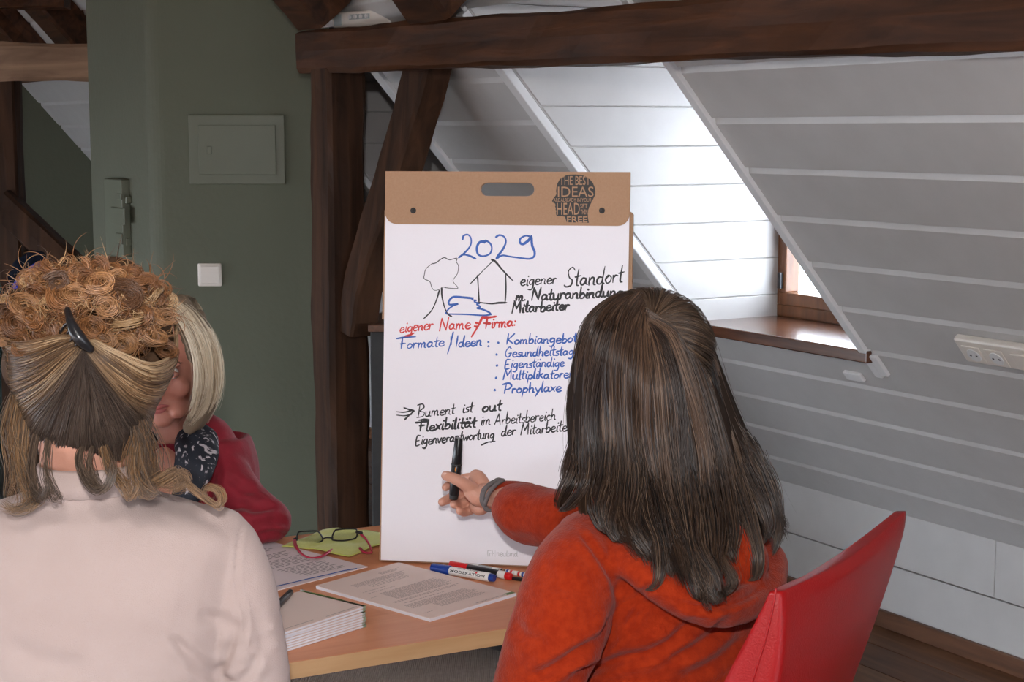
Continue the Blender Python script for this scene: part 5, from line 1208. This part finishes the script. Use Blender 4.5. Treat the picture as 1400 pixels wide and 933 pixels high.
# ------------------------------------------------------------------ A: woman in pale pink, seen from behind
def woman_pink():
    w = np.array([1., 0, 0]); f = np.array([0, 1., 0])
    Hc_ = P(120, 528, 2.10); HR = ROT(math.radians(-4), math.radians(-8))
    nb = P(116, 668, 2.07); Rs = P(292, 748, 2.06); Ls = P(-70, 750, 2.04); Rel = P(350, 1015, 2.09); Lel = P(-140, 1015, 2.10)
    hip = np.array([nb[0]+.005, 2.0, .60])
    bm = bmesh.new(); head_bm(bm, Hc_, HR)
    tube(bm, [Hc_+HR@np.array([0, -.028, -.05]), (Hc_+nb)/2-ZV*.04, nb-ZV*.05], [(.058, .058), (.060, .060), (.085, .07)], ref=HR[:, 0], n=8)
    mid = (Rs+Ls)/2
    torso(bm, [(nb-ZV*.03, .09, .06), (mid-ZV*.03, .16, .085), (mid-ZV*.18, .155, .10), ((hip+mid)/2, .135, .10), (hip, .16, .12)], w, f)
    lR = np.array([-.42, 2.40, .80]); lL = np.array([-.66, 2.40, .80])
    for a, e, l, s in ((Rs, Rel, lR, 1), (Ls, Lel, lL, -1)):
        tube(bm, [a, (a+e)/2, e], [.044, .041, .036], n=10); tube(bm, [e, (e+l)/2, l], [.036, .032, .024], n=10); hand_simple(bm, l, l-e, (-s, .4, .3), (0, .1, -1))
    person = mobj('person', remesh(bm, .0045, 3), M['skin'], label='woman seen from behind in a pale pink top, curly blonde updo with black clip', cat='person', origin=(hip[0], hip[1], 0))
    face_parts(person, Hc_, HR)
    bm = bmesh.new()
    torso(bm, [(nb+ZV*.010, .060, .058), (nb-ZV*.008, .085, .068), (P(122, 697, 2.065), .150, .082), (P(122, 722, 2.06), .198, .092), (P(118, 770, 2.055), .200, .112), (P(115, 850, 2.05), .192, .122), (P(112, 960, 2.04), .18, .125), (P(112, 1080, 2.02), .175, .13), (hip-ZV*.05, .19, .15)], w, f, n=34)
    tube(bm, [P(262, 738, 2.06), P(297, 745, 2.06), P(318, 800, 2.055), P(330, 862, 2.05), P(343, 933, 2.06), P(350, 1015, 2.09)], [.046, .050, .054, .055, .053, .048], n=18, seg=20)
    tube(bm, [P(-30, 738, 2.05), P(-72, 748, 2.05), P(-98, 800, 2.05), P(-115, 862, 2.05), P(-130, 933, 2.06), P(-140, 1015, 2.10)], [.046, .050, .054, .055, .053, .048], n=18, seg=20)
    for e, l in ((Rel, lR), (Lel, lL)): tube(bm, [e, (e+l)/2, e*.15+l*.85], [.048, .042, .034], n=10)
    me = remesh(bm, .005, 6); soft_noise(me, .0012, 13, 11)
    folds(me, [([(336, 699), (326, 745), (324, 800), (336, 842), (334, 872), (318, 925)], 2.6, .0038), ([(232, 868), (258, 893), (285, 912), (310, 918)], 7, .006), ([(325, 862), (312, 895), (300, 925)], 6, .006), ([(250, 905), (280, 922), (320, 933)], 6, .005),
               ([(270, 840), (305, 850), (330, 862)], 9, .004), ([(345, 830), (356, 860), (362, 900)], 9, .003), ([(0, 880), (60, 905), (120, 915)], 14, .004), ([(120, 790), (180, 800), (240, 790)], 22, .003), ([(352, 890), (345, 915), (330, 935)], 6, .004)])
    mobj('top', me, M['pinkknit'], person)
    # ribbed collar
    cc = nb+np.array([.004, .004, .0]); bm = bmesh.new(); rs = []
    for k in range(56):
        an = 2*math.pi*k/56; cs, sn = math.cos(an), math.sin(an); rr_ = (.0655+.0007*(k % 2), .062+.0007*(k % 2)); zz = .018-.0*sn-.020*(1-abs(sn))*0-.012*max(0, sn)
        pr = [(0, -.018, 1.16), (0, .0, 1.03), (0, .012, .985), (0, .016, .945), (0, .010, .925), (0, -.018, 1.08)]
        rs.append([bm.verts.new(cc+np.array([rr_[0]*q*cs, rr_[1]*q*sn, zz+h_])) for _, h_, q in pr])
    for k in range(56):
        a, b = rs[k], rs[(k+1) % 56]
        for j in range(6): bm.faces.new([a[j], b[j], b[(j+1) % 6], a[(j+1) % 6]])
    bobj('collar', bm, M['pinkknit'], person, smooth=True)
    seated_legs(person, hip-ZV*.03, f, w, thigh=.40, nz=.54)
    stool(hip[0], hip[1], .435, 'round black stool under the woman in the pale pink top')
    # earring
    for (x, y, r) in ((199, 590, .0028), (205, 612, .0026)):
        bm = bmesh.new(); ell(bm, P(x, y, 2.078), (r, r, r)); bobj('earring', bm, M['metal'], person, smooth=True)
    bm = bmesh.new(); tube(bm, [P(200, 591, 2.078), P(205, 600, 2.078), P(205.5, 611, 2.078)], [.0006]*3, n=8, seg=6); bobj('earring', bm, M['metal'], person, smooth=True)
    # ---- hair
    def H(*pts): return np.array([P(x, y, Y) for x, y, Y in pts])
    def surfY(x, y): return 2.085-.100*math.sqrt(max(0.02, 1-((x-118)/128)**2-((y-450)/125)**2))
    bm = bmesh.new(); ell(bm, Hc_+HR@np.array([0, -.016, .030]), (.088, .098, .094), HR)
    for x, y, Y, r in ((60, 445, 2.07, .058), (32, 450, 2.085, .036), (95, 420, 2.07, .056), (150, 412, 2.07, .058), (190, 440, 2.075, .045), (205, 475, 2.085, .034), (118, 480, 2.07, .075), (50, 500, 2.08, .045), (190, 510, 2.08, .042)): ell(bm, P(x, y, Y), (r, r, r))
    me = remesh(bm, .006, 4)
    co = getco(me); Lc = (co-Hc_)@HR; keep = ~((Lc[:, 2] < -.068) | ((Lc[:, 1] > .045) & (Lc[:, 2] < .07)))
    cut = me.copy(); bm = bmesh.new(); bm.from_mesh(me); bm.verts.ensure_lookup_table(); bmesh.ops.delete(bm, geom=[v for v, k_ in zip(bm.verts, keep) if not k_], context='VERTS'); bm.to_mesh(me); bm.free()
    colour_mesh(me, (.075, .042, .024)); mobj('hair_mass', me, M['hairu'], person, kind='stuff')
    fan = [H((4, 470, 2.09), (14, 482, 2.03), (45, 478, 1.985), (84, 466, 1.970), (108, 462, 1.968)),
           H((10, 515, 2.10), (18, 522, 2.035), (50, 510, 1.985), (88, 484, 1.968), (109, 468, 1.968)),
           H((22, 560, 2.08), (34, 552, 2.03), (65, 530, 1.99), (95, 496, 1.972), (110, 472, 1.970)),
           H((34, 612, 2.07), (50, 585, 2.025), (78, 542, 1.995), (102, 502, 1.978), (112, 474, 1.974)),
           H((76, 632, 2.04), (82, 600, 2.01), (96, 550, 1.995), (110, 508, 1.982), (115, 476, 1.976)),
           H((120, 630, 2.035), (118, 598, 2.005), (118, 552, 1.993), (117, 510, 1.982), (116, 476, 1.976)),
           H((164, 630, 2.04), (156, 598, 2.01), (140, 552, 1.994), (126, 508, 1.982), (117, 476, 1.976)),
           H((200, 606, 2.07), (186, 582, 2.025), (160, 542, 1.994), (134, 504, 1.978), (119, 474, 1.974)),
           H((212, 560, 2.085), (202, 556, 2.03), (172, 540, 1.99), (140, 502, 1.970), (120, 472, 1.970)),
           H((232, 518, 2.10), (222, 536, 2.04), (190, 532, 1.985), (150, 500, 1.966), (122, 470, 1.968)),
           H((240, 440, 2.10), (240, 478, 2.05), (206, 494, 1.985), (160, 478, 1.965), (124, 462, 1.966)),
           H((240, 478, 2.10), (236, 505, 2.05), (204, 516, 1.985), (158, 490, 1.963), (124, 466, 1.966))]
    fan[-1], fan[-2] = fan[-2], fan[-1]; fan.insert(0, H((2, 432, 2.09), (6, 462, 2.03), (40, 466, 1.985), (84, 458, 1.968), (108, 458, 1.968)))
    n = 4200; Pt, near = guide_hair(fan, n, 18, .0022, clump=.45, nclump=46, wave=.0015, wfreq=1.5, tipcut=.02, depth=-.007)
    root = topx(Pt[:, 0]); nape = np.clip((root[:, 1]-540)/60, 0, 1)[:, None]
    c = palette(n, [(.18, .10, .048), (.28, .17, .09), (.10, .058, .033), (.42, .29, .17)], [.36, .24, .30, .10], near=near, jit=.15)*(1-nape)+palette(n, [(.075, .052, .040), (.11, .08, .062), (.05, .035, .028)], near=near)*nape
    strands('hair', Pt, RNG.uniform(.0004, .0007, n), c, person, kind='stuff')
    # curls of the updo
    top = [(90, 408, 18), (139, 390, 19), (12, 427, 14), (35, 420, 18), (82, 385, 14), (165, 399, 21), (200, 390, 16), (146, 424, 13), (130, 446, 15), (165, 446, 20), (195, 432, 20), (212, 462, 18), (170, 472, 15), (141, 470, 12), (24, 446, 14), (44, 436, 15),
           (54, 400, 16), (71, 370, 13), (106, 372, 14), (134, 368, 13), (184, 376, 13), (224, 434, 13), (224, 478, 13), (8, 460, 12), (60, 452, 15), (110, 400, 14), (118, 382, 12), (215, 410, 13), (155, 378, 12), (30, 474, 14)]
    Sx, cl_ = [], []
    for k in range(110): a = RNG.uniform(0, 6.28); q = math.sqrt(RNG.random()); top.append((118+112*q*math.cos(a), 418+56*q*math.sin(a)+ (10 if math.sin(a) > 0 else 0), RNG.uniform(7, 15)))
    pal = [(.27, .115, .042), (.20, .085, .034), (.33, .16, .066), (.42, .26, .13), (.12, .056, .028)]
    for ci, (x, y, r) in enumerate(top):
        m = 44 if ci < 30 else 26; r = r*(1.2 if ci < 30 else 1.15); ecc = RNG.uniform(.55, 1.0); dn = np.array([RNG.normal(0, .25), 0, RNG.normal(0, .25)])*.012; Y = surfY(x, y)-(.013 if ci < 30 else -.001); C0 = P(x, y, Y)
        ax1 = RNG.normal(0, .35, 3)+np.array([1, 0, 0]); ax1 /= np.linalg.norm(ax1); nn = np.array([0, -1, .1])+RNG.normal(0, .35, 3); nn /= np.linalg.norm(nn); ax2 = np.cross(nn, ax1); ax2 /= np.linalg.norm(ax2); sg = RNG.choice([-1, 1]); a0 = RNG.uniform(0, 6.28); turns = RNG.uniform(1.0, 1.7)
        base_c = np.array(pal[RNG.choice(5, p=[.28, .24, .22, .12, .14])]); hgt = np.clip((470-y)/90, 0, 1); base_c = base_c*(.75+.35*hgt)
        for j in range(m):
            t = np.linspace(0, 1, 20); rr_ = r*.00093*(RNG.uniform(.72, 1.15) if ci < 30 else RNG.uniform(.5, 1.25))*(1.0-.55*t+.16*np.sin(t*6+a0)); an = a0+sg*2*math.pi*turns*RNG.uniform(.75, 1.15)*t+RNG.normal(0, .10 if ci < 30 else .28)
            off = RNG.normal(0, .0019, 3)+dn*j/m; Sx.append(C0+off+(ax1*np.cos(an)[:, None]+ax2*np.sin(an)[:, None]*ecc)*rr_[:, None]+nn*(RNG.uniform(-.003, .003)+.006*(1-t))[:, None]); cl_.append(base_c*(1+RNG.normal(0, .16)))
    for k in range(900):    # loose waves between the curls
        a = RNG.uniform(0, 6.28); q = math.sqrt(RNG.random()); x, y = 118+116*q*math.cos(a), 424+66*q*math.sin(a); t = np.linspace(0, 1, 20); b_ = RNG.uniform(0, 6.28); cv = RNG.normal(0, 2.6); L = RNG.uniform(22, 60)
        if y > 476 and abs(x-118) < 70: continue
        px_ = x+np.cumsum(np.cos(b_+cv*t))*L/20; py_ = y+np.cumsum(np.sin(b_+cv*t))*L/20
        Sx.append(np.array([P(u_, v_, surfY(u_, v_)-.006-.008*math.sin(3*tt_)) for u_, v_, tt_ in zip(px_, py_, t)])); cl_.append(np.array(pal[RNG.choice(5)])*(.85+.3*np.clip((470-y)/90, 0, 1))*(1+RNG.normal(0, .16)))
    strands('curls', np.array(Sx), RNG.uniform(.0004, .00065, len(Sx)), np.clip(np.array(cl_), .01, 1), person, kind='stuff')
    # flyaway hairs round the outline
    Sx = []
    for k in range(260):
        a = RNG.uniform(math.pi*.95, math.pi*2.05); x, y = 118+118*math.cos(a), 440+82*math.sin(a); t = np.linspace(0, 1, 12); L = RNG.uniform(6, 18); b = a+RNG.normal(0, .9); cv = RNG.normal(0, 2.0)
        px_ = x+np.cumsum(np.cos(b+cv*t))*L/12; py_ = y+np.cumsum(np.sin(b+cv*t))*L/12; Sx.append(np.array([P(u_, v_, 2.07) for u_, v_ in zip(px_, py_)]))
    strands('stray_hair', np.array(Sx), np.full(len(Sx), .00024), palette(len(Sx), [(.5, .26, .12), (.6, .4, .22)]), person, kind='stuff')
    # loose locks
    def lock(pts, m, sp, cols, r=.00042, curl=0, N=22):
        g = crom(H(*pts), N); t = np.linspace(0, 1, N)[None, :, None]; o = RNG.normal(0, 1, (m, 1, 3))*np.array([sp, sp*.5, sp*.6]); ph = RNG.uniform(0, 6.28, (m, 1, 1))
        Q = g[None]+o*(.5+.5*np.sin(math.pi*t))+.0018*np.sin(t*7+ph)
        L = RNG.uniform(.75, 1, m)[:, None]*np.linspace(0, 1, N)[None]*(N-1); i = np.minimum(L.astype(int), N-2); fr = (L-i)[..., None]; k = np.arange(m)[:, None]; Q = Q[k, i]*(1-fr)+Q[k, i+1]*fr
        strands('loose_lock', Q, RNG.uniform(r*.7, r*1.2, m), palette(m, cols), person, kind='stuff')
    ash = [(.10, .068, .048), (.15, .105, .075), (.065, .044, .033)]; gold = [(.22, .12, .058), (.31, .19, .105), (.13, .072, .04)]; mixc = ash[:2]+gold[:2]
    lock([(22, 540, 2.06), (14, 590, 2.03), (24, 640, 2.0), (10, 690, 1.97)], 110, .008, mixc)
    lock([(34, 560, 2.05), (28, 620, 2.01), (36, 660, 1.98), (44, 688, 1.962), (20, 697, 1.955), (2, 686, 1.955)], 130, .006, mixc)
    lock([(50, 590, 2.03), (42, 640, 1.99), (48, 672, 1.965), (58, 682, 1.952), (62, 668, 1.95), (60, 652, 1.955)], 70, .004, ash)
    lock([(66, 600, 2.02), (62, 640, 1.985), (70, 670, 1.96), (78, 684, 1.95), (84, 672, 1.95)], 30, .004, ash)
    lock([(112, 612, 2.01), (108, 630, 1.985), (116, 655, 1.965), (134, 672, 1.95), (148, 662, 1.95), (154, 636, 1.96), (152, 610, 1.99)], 60, .003, ash)
    lock([(125, 612, 2.01), (122, 640, 1.98), (136, 668, 1.955), (146, 660, 1.952)], 40, .003, ash)
    lock([(140, 612, 2.01), (150, 640, 1.975), (168, 662, 1.955), (178, 680, 1.948), (186, 668, 1.95), (182, 655, 1.955)], 60, .004, mixc)
    lock([(185, 570, 2.03), (196, 610, 2.01), (200, 645, 1.985), (214, 668, 1.97)], 150, .010, ash+gold[:1])
    lock([(190, 590, 2.03), (184, 630, 1.99), (190, 660, 1.962), (206, 676, 1.955), (216, 668, 1.958)], 90, .007, mixc)
    lock([(200, 610, 2.03), (206, 640, 2.0), (212, 660, 1.98), (226, 655, 1.975), (242, 646, 1.978), (250, 658, 1.974), (240, 668, 1.968), (222, 664, 1.968)], 170, .0055, gold)
    lock([(240, 650, 1.985), (258, 664, 1.972), (278, 680, 1.965), (296, 692, 1.96), (304, 686, 1.962), (300, 672, 1.968), (288, 666, 1.97), (279, 672, 1.968), (282, 684, 1.963), (292, 682, 1.963)], 60, .0024, gold, N=34)
    # black claw clip
    bm = bmesh.new(); tube(bm, [P(92, 424, 1.975), P(98, 444, 1.955), P(108, 462, 1.948), P(124, 478, 1.955)], [(.004, .005), (.006, .007), (.008, .008), (.005, .005)], n=20); mc = remesh(bm, .002, 2); mobj('hair_clip', mc, M['black'], person)
    for k in range(4):
        bm = bmesh.new(); tube(bm, [P(97+5*k, 438+9*k, 1.955), P(88+5*k, 446+9*k, 1.962), P(82+5*k, 456+9*k, 1.975)], [.0022, .0018, .0012], n=8, seg=8); bobj('clip_tooth', bm, M['black'], bpy.data.objects['hair_clip'], smooth=True)
RNG = np.random.default_rng(33)
woman_pink()

# ------------------------------------------------------------------ B: woman in crimson jacket, facing us
def woman_red():
    YB = 3.2
    Hc_ = P(226, 496, YB); HR = ROT(math.pi-.02, math.radians(-10), 0)
    w = np.array([1., 0, 0]); f = np.array([0, -1., 0]); cx_ = Hc_[0]
    nb = np.array([cx_, 3.27, P(209, 610, 3.27)[2]]); Rs = P(286, 598, 3.26); Ls = np.array([2*cx_-Rs[0], Rs[1], Rs[2]]); Rel = P(372, 714, 3.14); Lel = np.array([2*cx_-Rel[0]+.1, 3.14, Rel[2]+.02])
    hip = np.array([cx_, 3.50, .60]); mid = (Rs+Ls)/2
    bm = bmesh.new(); head_bm(bm, Hc_, HR)
    tube(bm, [Hc_+HR@np.array([0, -.025, -.05]), (Hc_+nb)/2-ZV*.04, nb-ZV*.05], [(.054, .054), (.054, .054), (.08, .065)], ref=HR[:, 0], n=8)
    torso(bm, [(nb-ZV*.03, .09, .055), (mid-ZV*.03, .15, .08), (mid-ZV*.16+[0, .04, 0], .145, .10), ((hip+mid)/2+[0, .02, 0], .125, .10), (hip, .15, .12)], w, -f)
    ell(bm, nb+[0, -.100, -.060], (.05, .03, .080)); tube(bm, [nb+[0, -.02, .03], nb+[0, -.09, -.05]], [.045, .04], n=6)
    lR = np.array([Rel[0]-.20, 2.99, .785]); lL = np.array([Lel[0]+.18, 2.98, .785])
    for a, e, l, s in ((Rs, Rel, lR, 1), (Ls, Lel, lL, -1)):
        tube(bm, [a, P(305, 640, 3.21), P(335, 684, 3.17), e] if s > 0 else [a, (a+e)/2, e], [.034]*4 if s > 0 else [.038, .036, .032], n=10); tube(bm, [e, (e+l)/2, l], [.032, .028, .022], n=10); hand_simple(bm, l, l-e, (0, -1, .4), (0, 0, -1), .93)
    person = mobj('person', remesh(bm, .0042, 3), M['skinB'], label='woman with straight light blonde bob and crimson jacket, face half hidden, sitting behind the table', cat='person', origin=(hip[0], hip[1], 0))
    face_parts(person, Hc_, HR, brow=(.16, .09, .05))
    bm = bmesh.new()
    torso(bm, [(nb+[0, .035, -.005], .072, .035), (nb+[0, .028, -.025], .115, .055), (mid+ZV*.005, .150, .088), (mid-ZV*.06, .172, .105), (mid-ZV*.16+[0, .03, 0], .165, .12), ((hip+mid)/2+[0, .02, 0], .155, .12), (hip-ZV*.03, .175, .14)], w, -f, n=28)
    tube(bm, [P(262, 592, 3.25), P(286, 600, 3.25), P(305, 640, 3.21), P(335, 684, 3.17), P(372, 714, 3.14)], [.04, .048, .047, .045, .040], n=18, seg=18)
    tube(bm, [2*np.array([cx_, 0, 0])+P(286, 600, 3.25)*[-1, 1, 1], (Ls+Lel)/2, Lel], [.048, .046, .040], n=12, seg=18)
    for e, l in ((Rel, lR), (Lel, lL)): tube(bm, [e, (e+l)/2, e*.15+l*.85], [.040, .036, .032], n=10)
    me = remesh(bm, .0045, 4); co = getco(me)
    soft_noise(me, .0016, 22, 5)
    folds(me, [([(298, 600), (298, 630), (305, 660)], 4, .002), ([(310, 650), (330, 668), (352, 672)], 6, .005), ([(325, 690), (350, 697), (378, 692)], 6, .006), ([(345, 715), (370, 712), (395, 715)], 5, .006), ([(350, 735), (375, 728), (400, 735)], 4, .004), ([(320, 700), (340, 720), (365, 728)], 6, .004), ([(270, 690), (290, 660), (296, 630)], 7, .004)])
    mobj('jacket', me, M['redjacket'], person)
    # scarf
    mt = M['scarf'] = mat('navy_floral_scarf', (.006, .008, .016), (.42, .38, .40), rough=.8, scale=(42, 42, 26), detail=5, dist=2.2, ramp=(.585, .64))
    for s in (1, -1):
        def mi(p): return p if s > 0 else np.array([2*cx_-p[0], p[1], p[2]])
        bm = bmesh.new()
        tube(bm, [mi(p) for p in (P(215, 585, 3.345), P(258, 584, 3.30), P(272, 600, 3.20), P(270, 628, 3.135), P(262, 660, 3.105), P(250, 700, 3.09))], [(.022, .030), (.030, .030), (.036, .026), (.040, .022), (.036, .020), (.028, .016)], n=26, seg=18)
        tube(bm, [mi(p) for p in (P(250, 592, 3.22), P(254, 620, 3.135), P(250, 650, 3.11), P(240, 690, 3.10))], [(.018, .016), (.022, .016), (.022, .014), (.02, .012)], n=20)
        me = remesh(bm, .0035, 2); soft_noise(me, .0024, 60, 8); mobj('scarf', me, mt, person)
    seated_legs(person, hip-ZV*.03, f, w, thigh=.40, nz=.54)
    stool(hip[0], hip[1], .435, 'round black stool under the woman in the crimson jacket')
    # ---- hair
    def H(*pts): return np.array([P(x, y, Y) for x, y, Y in pts])
    R_ = [H((208, 412, 3.125), (236, 428, 3.095), (257, 468, 3.080), (265, 515, 3.085), (260, 556, 3.10), (246, 582, 3.12)),
          H((209, 409, 3.14), (243, 420, 3.110), (270, 462, 3.100), (279, 515, 3.105), (270, 560, 3.12), (250, 586, 3.13)),
          H((209, 406, 3.17), (249, 415, 3.15), (282, 458, 3.145), (292, 512, 3.148), (286, 556, 3.15), (264, 586, 3.15)),
          H((208, 404, 3.21), (250, 411, 3.20), (289, 455, 3.19), (300, 508, 3.19), (296, 550, 3.19), (276, 580, 3.18)),
          H((206, 404, 3.25), (250, 414, 3.26), (288, 460, 3.26), (298, 510, 3.26), (294, 552, 3.25), (278, 578, 3.25)),
          H((205, 408, 3.28), (230, 425, 3.32), (255, 470, 3.345), (262, 520, 3.345), (258, 560, 3.335), (248, 590, 3.33)),
          H((205, 410, 3.28), (207, 430, 3.33), (208, 475, 3.355), (208, 525, 3.355), (208, 565, 3.345), (208, 592, 3.34))]
    def mir(g): g = g.copy(); g[:, 0] = 2*cx_-g[:, 0]; return g
    L_ = [mir(g) for g in R_]
    bm = bmesh.new(); ell(bm, Hc_+HR@np.array([0, -.026, .034]), (.085, .096, .090), HR)
    for g in R_[2:]+L_[2:]:
        q = g[1:]-(g[1:]-Hc_)*[.14, .14, 0]; tube(bm, q, [.016]*len(q), n=10)
    me = remesh(bm, .006, 4); colour_mesh(me, (.16, .12, .085)); mobj('hair_mass', me, M['hairu'], person, kind='stuff')
    cols = [(.58, .48, .35), (.44, .34, .23), (.72, .65, .52), (.24, .17, .105)]
    for G_ in (R_, L_):
        n = 2300; Pt, near = guide_hair(G_, n, 20, .0028, clump=.85, nclump=26, wave=.005, wfreq=1.4, tipcut=.2, depth=.004)
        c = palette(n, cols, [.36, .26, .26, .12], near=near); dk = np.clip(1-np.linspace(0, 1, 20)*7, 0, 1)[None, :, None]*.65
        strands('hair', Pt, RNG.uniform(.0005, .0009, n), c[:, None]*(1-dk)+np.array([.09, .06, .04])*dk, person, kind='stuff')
    n = 120; Pt, near = guide_hair(R_[:5], n, 20, .008, clump=.1, nclump=30, wave=.006, wfreq=1, tipcut=.3, depth=.0)
    strands('stray_hair', Pt, np.full(n, .0003), palette(n, cols[:3]), person, kind='stuff')
RNG = np.random.default_rng(45)
woman_red()
